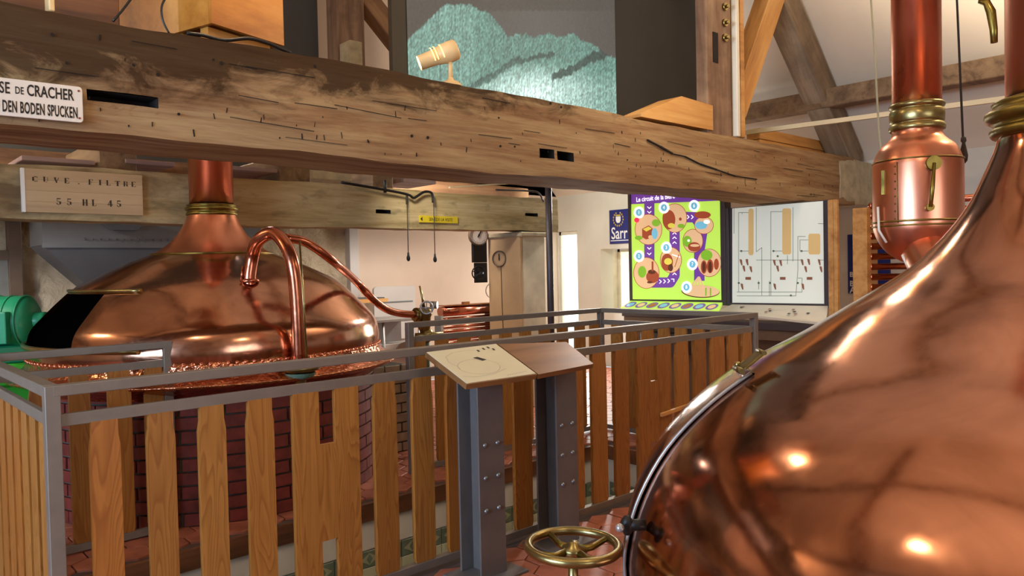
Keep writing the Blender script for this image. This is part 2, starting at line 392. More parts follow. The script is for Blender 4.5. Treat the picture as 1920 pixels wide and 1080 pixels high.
def noise1(x, y, s=0):
    return (math.sin(x*1.7+s)+.6*math.sin(x*4.3+y*3.1+s*2)+.35*math.sin(x*9.7-y*5.2+s)+.25*math.sin(x*23+y*11+s*3))/2.2
def old_beam(x0, x1, y0, y1, z0, z1, holes=(), amp=.008, seed=0, step=.07, round_=.02):
    """hewn timber along X with an uneven surface, worn arrises and mortises sunk in its front (y0) face"""
    g = G(); nx = int((x1-x0)/step)
    xs = sorted(set([round(x0+(x1-x0)*i/nx, 4) for i in range(nx+1)]+[round(h[k], 4) for h in holes for k in (0, 1)]))
    zs = sorted(set([round(z0+(z1-z0)*i/7, 4) for i in range(8)]+[round(h[k], 4) for h in holes for k in (2, 3)]))
    def P(x, y, z):
        e = 0
        dz = amp*1.5*noise1(x*.8, 0, seed+(3 if z > (z0+z1)/2 else 0)); dy = amp*noise1(x, z*6, seed+1)
        if z in (zs[0], zs[-1]): e = round_*(.6+.4*noise1(x*2, 1, seed+5))
        return Vector((x, y+(dy+e if y == y0 else -dy-e if y == y1 else 0), z+(dz if z in (zs[0], zs[-1]) else dz*.5)))
    inh = lambda xa, xb, za, zb: any(h[0]-1e-4 <= xa and xb <= h[1]+1e-4 and h[2]-1e-4 <= za and zb <= h[3]+1e-4 for h in holes)
    for i in range(len(xs)-1):
        a, b = xs[i], xs[i+1]
        for j in range(len(zs)-1):
            c, d = zs[j], zs[j+1]
            if inh(a, b, c, d): continue
            g.add([P(a, y0, c), P(b, y0, c), P(b, y0, d), P(a, y0, d)], [(0, 1, 2, 3)], 0, True)
        for j in range(len(zs)-1):
            g.add([P(a, y1, zs[j]), P(b, y1, zs[j]), P(b, y1, zs[j+1]), P(a, y1, zs[j+1])], [(3, 2, 1, 0)], 0, True)
        ys = [y0, y0+(y1-y0)*.33, y0+(y1-y0)*.66, y1]
        for z, o in ((zs[0], -1), (zs[-1], 1)):
            for j in range(3):
                q = [P(a, ys[j], z), P(b, ys[j], z), P(b, ys[j+1], z), P(a, ys[j+1], z)]
                g.add(q, [(0, 1, 2, 3) if o > 0 else (3, 2, 1, 0)], 0, True)
    for x, o in ((x0, 1), (x1, -1)):
        g.add([P(x, y0, z) for z in zs]+[P(x, y1, z) for z in zs[::-1]], [tuple(range(2*len(zs)))[::-o]], 0)
    for xa, xb, za, zb, dp in holes:
        yb = y0+dp
        v = [(x, y, z) for x in (xa, xb) for y in (y0+.004, yb) for z in (za, zb)]
        g.add(v, [(0, 1, 3, 2), (4, 6, 7, 5), (0, 4, 6, 2), (1, 3, 7, 5), (2, 6, 7, 3)], 1)
    bm = bmesh.new(); bv = [bm.verts.new(q) for q in g.v]
    out = G(); out.v, out.f, out.mi, out.sm = g.v, g.f, g.mi, g.sm; bm.free(); return out
def weld(o, d=.0004):
    bm = bmesh.new(); bm.from_mesh(o.data); bmesh.ops.remove_doubles(bm, verts=bm.verts, dist=d)
    bmesh.ops.recalc_face_normals(bm, faces=bm.faces); bm.to_mesh(o.data); bm.free(); o.data.set_sharp_from_angle(angle=math.radians(48)); return o
def text_g(txt, size, place, thick=.001, sx=1.0, spacing=1.0, m=0, g=None, align='CENTER', bold=0.0):
    """lettering as mesh; place(u, v, w) maps sheet coordinates to the world"""
    cu = bpy.data.curves.new('t', 'FONT'); cu.body = txt; cu.size = size; cu.extrude = thick/2; cu.space_character = spacing
    cu.align_x = align; cu.align_y = 'CENTER'; cu.resolution_u = 3; cu.offset = bold
    o = bpy.data.objects.new('t', cu); COL.objects.link(o)
    bpy.context.view_layer.update()
    me = o.evaluated_get(bpy.context.evaluated_depsgraph_get()).to_mesh()
    g = g or G()
    g.add([place(v.co.x*sx, v.co.y, v.co.z) for v in me.vertices], [list(p.vertices) for p in me.polygons], m)
    o.to_mesh_clear(); bpy.data.objects.remove(o); bpy.data.curves.remove(cu); return g

# ================================================================== THE SETTING
XW, YB, XL, YR = 7.85, 7.6, -4.0, -4.0          # inner faces: right, back, left and rear wall
PX0, PX1, PY0, PY1 = .60, 4.38, 2.83, 3.83      # opening in the floor
g = G()
for a in ((XL, PX0, YR, YB), (PX1, XW, YR, YB), (PX0, PX1, YR, PY0), (PX0, PX1, PY1, YB)):
    g.box(a[0], a[1], a[2], a[3], -.26, -.012)
floor = struct('floor', g, 'grout')
# hexagonal terracotta tiles: the ones in view singly, the rest joined
R_H = .098
bm = G(); bm.add([((R_H-.004)*math.cos(PI/6+PI/3*k)*q, (R_H-.004)*math.sin(PI/6+PI/3*k)*q, z) for z, q in ((-.016, 1), (-.002, 1), (0.0, .96)) for k in range(6)],
    [(0+k, (k+1) % 6, 6+(k+1) % 6, 6+k) for k in range(6)]+[(6+k, 6+(k+1) % 6, 12+(k+1) % 6, 12+k) for k in range(6)]+[tuple(range(12, 18))])
hex_me, _ = bm.mesh('tile', ['tile'], Vector((0, 0, 0)))
cand = []; dx = R_H*math.sqrt(3); dy = R_H*1.5
for j in range(-30, 60):
    for i in range(-12, 50):
        x = i*dx+(j % 2)*dx/2; y = j*dy
        if not (XL+.1 < x < XW-.1 and -2.5 < y < YB-.1): continue
        if PX0-.09 < x < PX1+.09 and PY0-.085 < y < PY1+.085: continue
        d = Vector((x, y, -HC)).dot(fw); vis = False
        if d > .5:
            px, py, _ = project((x, y, 0)); vis = -80 < px < 1330 and 820 < py < 1160
        cand.append((not vis, d, x, y))
cand.sort(); far_g = G()
for k, (nv, d, x, y) in enumerate(cand):
    z = random.uniform(-.0015, .0015)
    if not nv and k < 290: inst('tile', hex_me, (x, y, z), floor, (random.uniform(-.006, .006), random.uniform(-.006, .006), 0))
    else: far_g.add([(x+v.co.x, y+v.co.y, z+v.co.z) for v in hex_me.vertices], [tuple(p.vertices) for p in hex_me.polygons])
obj('tile_field', far_g, 'tile', floor, kind='stuff')
# pit: edge boards, walls, frieze, tiles, lower floor
struct('trim_1', G().box(PX0, PX1, PY1-.03, PY1, -.10, .0), 'edge_board')
struct('trim_2', G().box(PX1-.03, PX1, PY0, PY1-.03, -.10, .0), 'edge_board')
struct('trim_3', G().box(PX0, PX0+.03, PY0, PY1-.03, -.10, .0), 'edge_board')
pw = struct('wall_pit', G().box(PX0-.1, PX1+.1, PY1+.001, PY1+.12, -2.6, -.262).box(PX1+.001, PX1+.12, PY0, PY1, -2.6, -.262).box(PX0-.12, PX0-.001, PY0, PY1, -2.6, -.262)
            .box(PX0, PX1, PY1-.01, PY1+.0, -.27, -.10).box(PX1-.01, PX1, PY0, PY1-.01, -.27, -.10).box(PX0-.1, PX1+.1, PY0-.12, PY0-.001, -2.6, -.262), 'pitwall')
struct('floor_lower', G().box(PX0-.1, PX1+.1, PY0-.1, PY1+.1, -2.72, -2.6), 'pit_tile')
fg = G().box(-.073, .073, -.006, .006, -.048, .048, 0, .003)
fg.add([(-.06, -.0075, 0), (0, -.0075, -.035), (.06, -.0075, 0), (0, -.0075, .035)], [(0, 1, 2, 3)], 1)
fg.add([(-.02, -.009, 0), (0, -.009, -.03), (.02, -.009, 0), (0, -.009, .03)], [(0, 1, 2, 3)], 0)
fr_me, _ = fg.mesh('frieze_tile', ['frieze', 'frieze_leaf'], Vector((0, 0, 0)))
tg = G().box(-.073, .073, -.005, .005, -.073, .073, 0, .003); ti_me, _ = tg.mesh('wall_tile', ['pit_tile'], Vector((0, 0, 0)))
for i in range(25):
    x = PX0+.08+i*.15
    inst('frieze_tile', fr_me, (x, PY1-.006, -.325), pw)
    for j in range(4): inst('wall_tile', ti_me, (x, PY1-.005, -.45-.15*j), pw)
for i in range(6):
    y = PY0+.08+i*.15
    inst('frieze_tile', fr_me, (PX1-.006, y, -.325), pw, (0, 0, -PI/2))
    for j in range(4): inst('wall_tile', ti_me, (PX1-.005, y, -.45-.15*j), pw, (0, 0, PI/2))

# walls
struct('wall_back', G().box(hit(655, 500, 1, YB).x, XW+.2, YB, YB+.2, 0, 5.9).box(XL, hit(655, 500, 1, YB).x, YB+.02, YB+.2, 2.35, 8.4).box(2, 7.85, YB, YB+.2, 2.35, 3.4), 'wall_pink')
# rough stone part of the back wall, uneven
g = G(); x0s, x1s = XL, hit(655, 500, 1, YB).x; NX, NZ = 150, 44
vv = []
for j in range(NZ+1):
    for i in range(NX+1):
        x = x0s+(x1s-x0s)*i/NX; z = 2.4*j/NZ
        vv.append((x, YB-.02-.03*noise1(x*4, z*4, 2)+random.uniform(-.01, .01), z))
g.add(vv, [(j*(NX+1)+i, j*(NX+1)+i+1, (j+1)*(NX+1)+i+1, (j+1)*(NX+1)+i) for j in range(NZ) for i in range(NX)], 0, True)
g.box(x0s, x1s, YB+.05, YB+.2, 0, 2.36)
struct('wall_back_stone', g, 'stone')
# right wall with the curtained door and the window niche
ya, yb_ = hit(1083, 500, 0, XW).y, hit(1040, 500, 0, XW).y
na, nb = hit(1182, 500, 0, XW).y-.35, hit(1127, 500, 0, XW).y; nz0, nz1 = .72, hit(1150, 466, 0, XW).z
yb_ = min(yb_, YB-.02)
g = G().box(XW, XW+.25, YR, na, 0, 2.35).box(XW, XW+.25, na, nb, 0, nz0).box(XW, XW+.25, na, nb, nz1, 2.35)
g.box(XW, XW+.25, nb, ya, 0, 2.35).box(XW, XW+.25, ya, YB+.2, 1.85, 2.35).box(XW, XW+.25, yb_, YB+.2, 0, 1.85)
struct('wall_right', g, 'wall_white')
g = G(); nn = 26


v = []
for k in range(nn*4+1):
    y = ya+(yb_-ya)*k/(nn*4); v += [(XW+.10+.012*math.cos(k*PI/2), y, 0.02), (XW+.10+.012*math.cos(k*PI/2), y, 1.84)]
g.add(v, [(2*k, 2*k+2, 2*k+3, 2*k+1) for k in range(nn*4)], 0, True)
dr = struct('door_1', G().box(XW+.03, XW+.07, ya, ya+.03, 0, 1.85).box(XW+.03, XW+.07, yb_-.03, yb_, 0, 1.85).box(XW+.03, XW+.07, ya, yb_, 1.80, 1.85).box(XW+.03, XW+.07, ya, yb_, 0, .05), 'white_paint')
struct('curtain', g, 'day', dr)
w1 = struct('window_1', G().box(XW+.35, XW+.40, na, nb, nz0, nz0+.04).box(XW+.35, XW+.40, na, nb, nz1-.04, nz1).box(XW+.35, XW+.40, na, na+.04, nz0, nz1).box(XW+.35, XW+.40, nb-.04, nb, nz0, nz1)
            .box(XW+.25, XW+.4, na-.1, na, nz0, nz1).box(XW+.25, XW+.4, nb, nb+.1, nz0, nz1).box(XW+.25, XW+.4, na-.1, nb+.1, nz0-.1, nz0), 'stain_stone')
struct('pane', G().box(XW+.37, XW+.38, na+.04, nb-.04, nz0+.04, nz1-.04), 'day2', w1)
struct('wall_left', G().box(XL-.2, XL, YR, YB+.2, 0, 2.7), 'wall_white')
struct('wall_rear', G().box(XL, XW+.2, YR-.2, YR, 0, 8.3), 'wall_white')
# sloping plaster ceiling, two slopes meeting at a ridge along Y
RZ = 2.35; XR = (XW+XL)/2; zr = RZ+(XW-XR)
g = G()
for xa, za, xb, zb in ((XW+.2, RZ-.2, XR, zr), (XL-.2, RZ-.2, XR, zr)):
    v = [(xa, YR-.2, za), (xa, YB+.2, za), (xb, YB+.2, zb), (xb, YR-.2, zb)]
    g.add(v+[(a, b, c+.12) for a, b, c in v], [(0, 1, 2, 3), (7, 6, 5, 4), (0, 3, 7, 4), (1, 5, 6, 2), (0, 4, 5, 1)], 0)
struct('ceiling', g, 'ceiling')
# window in the back wall at far left, behind the motor
xa = hit(0, 500, 1, YB-.1).x-.75; xb = hit(14, 500, 1, YB-.1).x
xc = hit(40, 500, 1, YB-.1).x
wf = struct('window_2', G().box(xb, xc, YB-.16, YB-.06, .3, 2.2, 0, .006).box(xa, xb, YB-.16, YB-.06, .3, .42).box(xa, xb, YB-.16, YB-.06, 1.5, 1.58).box(xa-.15, xa, YB-.16, YB-.06, .3, 2.2), 'kiosk_brown')
struct('pane', G().box(xa, xb, YB-.12, YB-.11, .42, 1.5), 'glass_dim', wf)
# frames added on the unseen rear and left walls for reflections in the copper
for nme, a in (('added_frame_rear', (-.3, 2.3, YR, YR+.03, 1.05, 2.95)), ('added_frame_left', (XL, XL+.03, .2, 2.8, 1.05, 2.6))):
    x0, x1, y0, y1, z0, z1 = a; g = G()
    if nme == 'added_frame_rear':
        for x in (x0, (x0+x1)/2-.03, x1-.06): g.box(x, x+.06, y0, y1+.03, z0, z1)
        for z in (z0, (z0+z1)/2, z1-.06): g.box(x0, x1, y0, y1+.03, z, z+.06)
    else:
        for y in (y0, (y0+y1)/2-.03, y1-.06): g.box(x0, x1+.03, y, y+.06, z0, z1)
        for z in (z0, (z0+z1)/2, z1-.06): g.box(x0, x1+.03, y0, y1, z, z+.06)
    struct(nme, g, 'kiosk_brown')

# ================================================================== TIMBER FRAME
holes = [(.785, 1.04, 2.005, 2.048, .12), (3.175, 3.30, 1.99, 2.045, .12), (3.325, 3.47, 1.985, 2.04, .12)]
b1 = empty('tie_beam', (4, 3.4, 1.885), 'huge dark hewn oak beam crossing the picture above the railed opening', 'beam')
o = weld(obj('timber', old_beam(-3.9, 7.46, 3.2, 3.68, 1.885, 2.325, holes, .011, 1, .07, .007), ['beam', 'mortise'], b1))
obj('plaster_end', old_beam(7.12, 7.84, 3.203, 3.677, 1.885, 2.322, (), .012, 4), ['plaster_dirty'], b1, 'whitish plastered end of the beam')
g = G()
crk = [(1215, 262), (1240, 275), (1262, 288), (1285, 293), (1315, 308), (1345, 318), (1380, 330), (1420, 336)]
for i in range(len(crk)-1):
    a, b = hit(*crk[i], 1, 3.188), hit(*crk[i+1], 1, 3.188)
    g.bar(a+Vector((0, .006, 0)), b+Vector((0, .006, 0)), .012, .008+.004*math.sin(i*2))
obj('crack', g, 'mortise', b1)
g = G()
for px, py in ((98, 65), (125, 118), (400, 112), (415, 118), (590, 125), (518, 223), (556, 226), (772, 255), (802, 258), (1032, 194), (1052, 201), (938, 274), (965, 275), (335, 214), (935, 221), (1176, 300), (1243, 302), (250, 122), (296, 140)):
    p = hit(px, py, 1, 3.196); g.disc(p, (0, -1, 0), random.uniform(.005, .009), .003, 0, 8)
obj('nail_hole', g, 'mortise', b1, kind='stuff')
g = G()                                               # adze nicks and drying checks in the front face
for k in range(90):
    x = random.uniform(.6, 7.0); z = random.choice((random.uniform(1.905, 2.03), random.uniform(1.92, 2.24))); h = random.uniform(.006, .03); t = random.uniform(-.4, .4)
    y = 3.2+.011*noise1(x, z*6, 2)
    g.bar((x, y-.0005, z), (x+h*t*.5, y-.0005, z+h), .003, random.uniform(.002, .005), 0, (1, 0, 0))
for k in range(26):
    x = random.uniform(.6, 7.0); z = random.uniform(1.92, 2.28); L = random.uniform(.08, .4)
    y = min(3.2+.011*noise1(x+q*L, z*6, 2) for q in (0, .5, 1))
    g.bar((x, y-.0005, z), (x+L, y-.0005, z-L*random.uniform(-.02, .05)), .003, random.uniform(.0015, .003))
obj('nick', g, 'mortise', b1, kind='stuff')
a_, b__ = hit(845, 351, 1, 5.2), hit(1012, 340, 1, 5.2)
tag(obj('pale_lath', G().bar(a_+Vector((0, .02, .0)), b__+Vector((0, .02, 0)), .03, .012), 'cream_paint'), 'pale thin lath lying along the top of the pale beam', 'lath')

BF = 5.25                                            # front face of the pale beam
b2 = empty('tie_beam', (3, 5.3, 1.69), 'pale worn oak beam behind the left kettle pipe carrying the yellow plate', 'beam')
holes2 = [(3.347, 3.489, 1.806, 1.838, .08), (4.99, 5.16, 1.832, 1.865, .08)]
weld(obj('timber', old_beam(-3.9, 5.44, BF, BF+.25, 1.69, 2.015, holes2, .009, 8, .07, .008), ['beam_pale', 'mortise'], b2))
g = G()
b3 = empty('tie_beam', (3, 6.4, 1.98), 'brown beam glimpsed through the gap above the pale beam', 'beam')
obj('timber', old_beam(-3.9, 6.15, 6.4, 6.68, 1.98, 2.27, (), .008, 11, .15), ['timber_x', 'mortise'], b3)
# kitchen of short joists and planks seen in the gap between the beams
def plank(name, px0, px1, py, Y, dx, t, mat, label, depth=.6, z=None):
    a, b = hit(px0, py, 1, Y), hit(px1, py, 1, Y)
    return obj(name, G().box(a.x, b.x, Y, Y+depth, a.z, a.z+t, 0, .004), mat, None, label, 'plank', None)
plank('ceiling_plank', 40, 178, 300, 5.52, 0, .03, 'pink_plank', 'pinkish plank above the stencilled wooden sign', .8)
plank('ceiling_plank', 235, 328, 306, 5.52, 0, .03, 'pink_plank', 'pinkish plank just left of the copper pipe of the left kettle', .8)
plank('ceiling_plank', 430, 520, 318, 5.53, 0, .03, 'pink_plank', 'pinkish plank just right of the copper pipe of the left kettle', .8)
plank('ceiling_plank', 572, 660, 334, 5.54, 0, .07, 'plaster_dirty', 'whitish plastered plank lying over the pale beam', .5)
plank('ceiling_plank', 757, 818, 341, 5.55, 0, .06, 'pink_plank', 'short pink plank lying over the hooks of the hanging cords', .45)
for px, w_, nm in ((185, .24, 'joist above the right end of the stencilled sign'), (525, .26, 'joist beside the whitish plastered plank'), (700, .2, 'joist behind the short pink plank')):
    a = hit(px, 330, 1, 5.53)
    obj('joist', G().box(a.x, a.x+w_, 5.53, 6.39, 2.04, 2.25, 0, .01), 'timber_y', None, 'dark ' + nm, 'joist', None)

# king post on the main beam with brace, principal rafter, purlin
X0, X1 = 4.965, 5.30
kp = empty('king_post', (5.1, 3.3, 2.325), 'brown upright post with three bolts and a slot on the main beam', 'post')
g = G(); g.box(X0, X1, 3.22, 3.32, 2.3, 4.9, 0, .008); obj('post', g, 'timber_z', kp)
a = hit(1345, 60, 1, 3.2); b = hit(1345, 116, 1, 3.2)
obj('slot', G().box(a.x-.035, a.x+.03, 3.213, 3.222, b.z, a.z), 'mortise', kp)
for py in (12, 42, 70):
    p = hit(1362, py, 1, 3.2); obj('bolt', G().disc(p+Vector((0, .02, 0)), (0, -1, 0), .03, .02, 0, 14).disc(p, (0, -1, 0), .014, .022, 0, 8), 'brass', kp)
obj('side_board', G().box(5.405, 5.46, 3.2, 3.30, 2.33, 4.8, 0, .004), 'timber_new', kp, 'paler orange board along its right side')
tag(obj('conduit', G().box(5.33, 5.375, 3.19, 3.24, 2.33, 4.8, 0, .006), 'white_paint'), 'cream square duct running up the side of the bolted post', 'duct')
def timber_bar(name, a, b, w_, h_, mat, label, cat='beam'):
    """each slanted timber gets its own axes so that the grain runs along it"""
    a, b = Vector(a), Vector(b); L = (b-a).length
    g = G().box(-L/2, L/2, -w_/2, w_/2, -h_/2, h_/2, 0, .008)
    me, _ = g.mesh(name, [mat], Vector((0, 0, 0))); o = bpy.data.objects.new(name, me); COL.objects.link(o)
    d = (b-a)/L; s_ = Vector((0, 1, 0)) if abs(d.y) < .9 else Vector((1, 0, 0)); u = d.cross(s_).normalized(); s_ = u.cross(d)
    mm = Matrix((d, s_, u)).transposed().to_4x4(); mm.translation = (a+b)/2; o.matrix_world = mm
    WL[o] = (a+b)/2; return tag(o, label, cat)
timber_bar('brace', (5.47, 3.33, 2.55), (6.32, 3.33, 3.95), .16, .20, 'timber_new', 'honey coloured brace leaning from the bolted post up to the rafter', 'brace')
timber_bar('rafter', (7.66, 3.36, 2.33), (4.9, 3.36, 5.02), .22, .26, 'timber_grey', 'big grey brown rafter slanting down to the end of the main beam', 'rafter')
timber_bar('purlin', (7.06, -3.9, 2.86), (7.06, 7.5, 2.86), .18, .17, 'timber_y', 'grey brown purlin running behind the copper pipes under the ceiling', 'purlin')
timber_bar('purlin', (4.2, -3.9, 5.75), (4.2, 7.5, 5.75), .2, .2, 'timber_y', 'high purlin near the ridge above the frame', 'purlin')
tk = obj('lighting_track', G().bar(hit(1390, 250, 0, 6.1), hit(1905, 187, 0, 6.1)+Vector((0, -.6, 0)), .03, .036), 'cream_paint')
tag(tk, 'thin cream rail hanging level behind the copper pipes', 'rail')
# wooden blocks lying on the beam
g = G(); za = 2.345
v = [(4.15, 3.21, za), (5.02, 3.21, za), (5.02, 3.21, 2.53), (4.62, 3.21, 2.545), (4.15, 3.21, za+.02)]
v = v+[(x, y+.2, z) for x, y, z in v]
g.add(v, [(0, 1, 2, 3, 4), (9, 8, 7, 6, 5), (0, 5, 6, 1), (1, 6, 7, 2), (2, 7, 8, 3), (3, 8, 9, 4), (4, 9, 5, 0)])
tag(obj('timber_block', g, 'timber_new'), 'wedge cut wooden block lying on the main beam beside the bolted post', 'block')
p0 = hit(1425, 285, 1, 3.48); p1 = hit(1575, 285, 1, 3.48); p0.z = p1.z = 2.335
nb_ = empty('timber_block', ((p0.x+p1.x)/2, 3.55, p1.z), 'stacked pale timber block with whitewashed end seen below the rafter', 'block')
obj('block_lower', G().box(p0.x, p1.x-.12, 3.48, 3.61, p1.z, p1.z+.095, 0, .005), 'timber_new', nb_)
obj('block_upper', G().box(p0.x, p1.x-.12, 3.48, 3.61, p1.z+.10, p1.z+.195, 0, .005), 'timber_new', nb_)
obj('block_end', G().box(p1.x-.118, p1.x, 3.48, 3.61, p1.z, p1.z+.20, 0, .005), 'plaster_dirty', nb_, 'whitewashed end')
# post and brace of the next frame, standing on the far beam
tag(obj('roof_post', G().box(3.72, 4.02, 6.42, 6.62, 2.25, 5.7, 0, .008), 'timber_z'), 'brown roof post left of the projection screen', 'post')
tag(obj('timber_block', G().box(3.72, 3.85, 6.2, 6.39, 2.28, 3.48, 0, .005), 'plaster_dirty'), 'pale upright block against the foot of the left roof post', 'block')
timber_bar('brace', (4.0, 6.52, 4.1), (5.3, 6.52, 2.9), .18, .2, 'timber_x', 'brown brace between the left roof post and the screen', 'brace')
tag(obj('wall_ledge', G().box(4.02, 5.4, 6.42, 6.66, 2.28, 3.3, 0, .01), 'timber_x'), 'dark boarding below the brace at the screen edge', 'board')
# dark partition behind the crate
g = G(); g.box(-.3, 3.7, 6.75, 6.85, 2.3, 5.6)
tag(obj('roof_partition', g, 'screen_grey'), 'grey plaster partition in the roof behind the wooden crate', 'partition')

# timbers behind the camera, as the copper shows them
for k, (yy, lab) in enumerate(((-1.7, 'tie beam of the frame behind the viewer'),)):
    obj('tie_beam', old_beam(-3.9, 7.84, yy, yy+.34, 2.2, 2.55, (), .01, 20, .3), ['timber_x', 'mortise'], None, lab, 'beam')
    timber_bar('rafter', (7.5, yy+.17, 2.6), (2.2, yy+.17, 7.6), .2, .25, 'timber_x', 'right rafter of the frame behind the viewer', 'rafter')
    timber_bar('rafter', (-3.6, yy+.17, 2.6), (1.6, yy+.17, 7.6), .2, .25, 'timber_x', 'left rafter of the frame behind the viewer', 'rafter')
timber_bar('purlin', (-2.2, -3.9, 3.9), (-2.2, 7.5, 3.9), .2, .2, 'timber_y', 'purlin on the left slope of the roof', 'purlin')
timber_bar('purlin', (0.2, -3.9, 6.3), (0.2, 7.5, 6.3), .2, .2, 'timber_y', 'upper purlin on the left slope of the roof', 'purlin')
timber_bar('rafter', (-3.7, 3.4, 2.45), (1.6, 3.4, 7.7), .2, .25, 'timber_x', 'left rafter standing on the main beam', 'rafter')

# ================================================================== COPPER KETTLES
def smooth_prof(P, sub=4):
    P = [Vector((a, b, 0)) for a, b in P]; E = [P[0]*2-P[1]]+P+[P[-1]*2-P[-2]]; Q = []
    for i in range(1, len(E)-2):
        a, b, c, d = E[i-1:i+3]
        for k in range(sub):
            t = k/sub; q = .5*((2*b)+(c-a)*t+(2*a-5*b+4*c-d)*t*t+(3*b-a-3*c+d)*t**3); Q.append((max(q.x, .001), q.y))
    Q.append((P[-1].x, P[-1].y)); return Q
# --- the left kettle
V1 = (1.95, 5.03)
k1 = empty('brewing_kettle', (V1[0], V1[1], 0), 'domed copper kettle on a round brick base with a black open hatch and arched pipe', 'kettle')
prof1 = smooth_prof([(1.055, .86), (1.06, .93), (1.035, 1.03), (.96, 1.12), (.88, 1.205), (.79, 1.285), (.66, 1.355), (.51, 1.425), (.375, 1.475)])
def az_at(px, C_):                                    # heading from a kettle's axis towards the camera-left rim etc.
    return math.atan2(-C_[1], -C_[0])
A1a, A1b = math.radians(165), math.radians(206)
inside = lambda a, z: A1a < (a % (2*PI)) < A1b and .955 < z < 1.255
obj('dome', G().lathe(prof1, V1, 180, skip=inside), 'copper', k1)
obj('hatch_shade_liner', G().lathe([(max(r-.03, .3), z) for r, z in prof1 if .9 < z < 1.32], V1, 40, math.radians(158), math.radians(206)), 'dark', k1, 'black liner as the shaded inside of the open hatch')  # black sheet that paints the shade behind the opening
obj('hatch_cover_edge', G().tube([(V1[0]+.83*math.cos(math.radians(a)), V1[1]+.83*math.sin(math.radians(a)), 1.262) for a in range(166, 226, 4)], .011, 8), 'brass', k1, 'brass strip along the top of the hatch')
obj('hatch_sill', G().tube([(V1[0]+1.07*math.cos(math.radians(a)), V1[1]+1.07*math.sin(math.radians(a)), .95) for a in range(160, 232, 4)], .016, 8), 'brass', k1)
neck = smooth_prof([(.375, 1.475), (.30, 1.52), (.235, 1.58), (.18, 1.66), (.15, 1.735), (.142, 1.775)])
obj('neck', G().lathe(neck, V1, 64), 'copper_red', k1)
obj('neck_seam', G().torus((V1[0], V1[1], 1.476), (0, 0, 1), .377, .006, 0, 64, 8), 'brass_dark', k1)
obj('collar', G().lathe(smooth_prof([(.14, 1.725), (.158, 1.73), (.160, 1.745), (.150, 1.752), (.165, 1.765), (.165, 1.778), (.150, 1.785), (.158, 1.795), (.14, 1.80)], 2), V1, 48), 'brass_dark', k1, 'verdigris brass collar')
obj('flue', G().tube([(V1[0], V1[1], 1.78), (V1[0], V1[1], 5.9)], .137, 40), 'copper_red', k1)
obj('lower_band', G().lathe(smooth_prof([(1.058, .875), (1.065, .86), (1.07, .83), (1.10, .80), (1.17, .775), (1.18, .765), (1.16, .75), (1.06, .71), (1.02, .68)], 3), V1, 150), 'copper_hammer', k1, 'hammered copper skirt below the dome')
rv = G().sphere((0, 0, 0), .011, 0, 8, (1, 1, .9)); rv_me, _ = rv.mesh('rivet', ['copper_red'], Vector((0, 0, 0)))
def px_angles(C_, r, z, x0=-60, x1=1980):
    out = []
    for k in range(150):
        a = 2*PI*k/150; P = Vector((C_[0]+r*math.cos(a), C_[1]+r*math.sin(a), z))
        if (Vector((0, 0, HC))-P).dot(Vector((math.cos(a), math.sin(a), 0))) > -.05: out.append((a, P))
    return out
for a, P in px_angles(V1, 1.062, .868): inst('rivet', rv_me, P, k1)
# brick base, brick by brick on the side that shows
base = obj('brick_base', G().lathe([(1.0, 0), (1.0, .735), (0.2, .735)], V1, 96), 'mortar', k1)
def brick_mesh(Rr, w_=.215, h=.062, d=.05, mat='brick'):
    g = G(); n = 3; v = []
    for k in range(n+1):
        a = (k/n-.5)*w_/Rr
        for rr in (Rr-d, Rr):
            for z in (-h/2, h/2): v.append((rr*math.cos(a)-Rr, rr*math.sin(a), z))
    f = []
    for k in range(n):
        b = k*4; f += [(b+2, b+6, b+7, b+3), (b+1, b+3, b+7, b+5), (b, b+4, b+6, b+2)]
    f += [(0, 2, 3, 1), (n*4, n*4+1, n*4+3, n*4+2)]
    g.add(v, f); return g.mesh('brick', [mat], Vector((0, 0, 0)))[0]
bmes = [brick_mesh(1.018), brick_mesh(1.023), brick_mesh(1.014)]
hbm = [brick_mesh(1.018, .10), brick_mesh(1.022, .10)]
for c in range(10):
    z = .037+c*.0735; nbk = 28
    for k in range(nbk):
        a = 2*PI*(k+(c % 2)*.5)/nbk+.004*random.uniform(-1, 1)
        if math.cos(a-math.radians(249)) < -.12: continue
        P = (V1[0]+1.018*math.cos(a), V1[1]+1.018*math.sin(a), z)
        inst('brick', random.choice(bmes), P, base, (random.uniform(-.01, .01), 0, a))
# gooseneck pipe in front of the dome
def on_ray(px, py, C_, r):
    """nearest point of the photograph's ray that lies at distance r from a kettle's axis"""
    v = fw+rt*((px-960)/F_PX)+up*((540-py)/F_PX); o = Vector((0, 0, HC))
    A = v.x**2+v.y**2; B = -2*(v.x*C_[0]+v.y*C_[1]); Cc = C_[0]**2+C_[1]**2-r*r
    D = B*B-4*A*Cc; t = (-B-math.sqrt(max(D, 0)))/(2*A); return o+v*t
def dome_hit(px, py, C_, prof):
    best = None
    for r, z in prof:
        p = on_ray(px, py, C_, r)
        if best is None or abs(p.z-z) < best[0]: best = (abs(p.z-z), p)
    return best[1]
b0 = dome_hit(468, 528, V1, prof1)
top = on_ray(512, 437, V1, .95); dn = on_ray(562, 690, V1, 1.13); mid = on_ray(548, 495, V1, 1.12)
gn = empty('gooseneck_pipe', (dn.x, dn.y, dn.z-.03), 'thick arched copper pipe rising from the left dome and dropping to a brass dish valve', 'pipe')
pa = on_ray(474, 478, V1, (Vector((b0.x, b0.y))-Vector(V1)).length+.01)
obj('pipe', G().tube([b0-Vector((0, 0, .03)), b0+Vector((0, 0, .04)), pa, on_ray(485, 450, V1, .86), top, on_ray(534, 458, V1, 1.06), mid, on_ray(556, 560, V1, 1.13), dn], .0375, 18, sub=5), 'copper_pipe', gn)
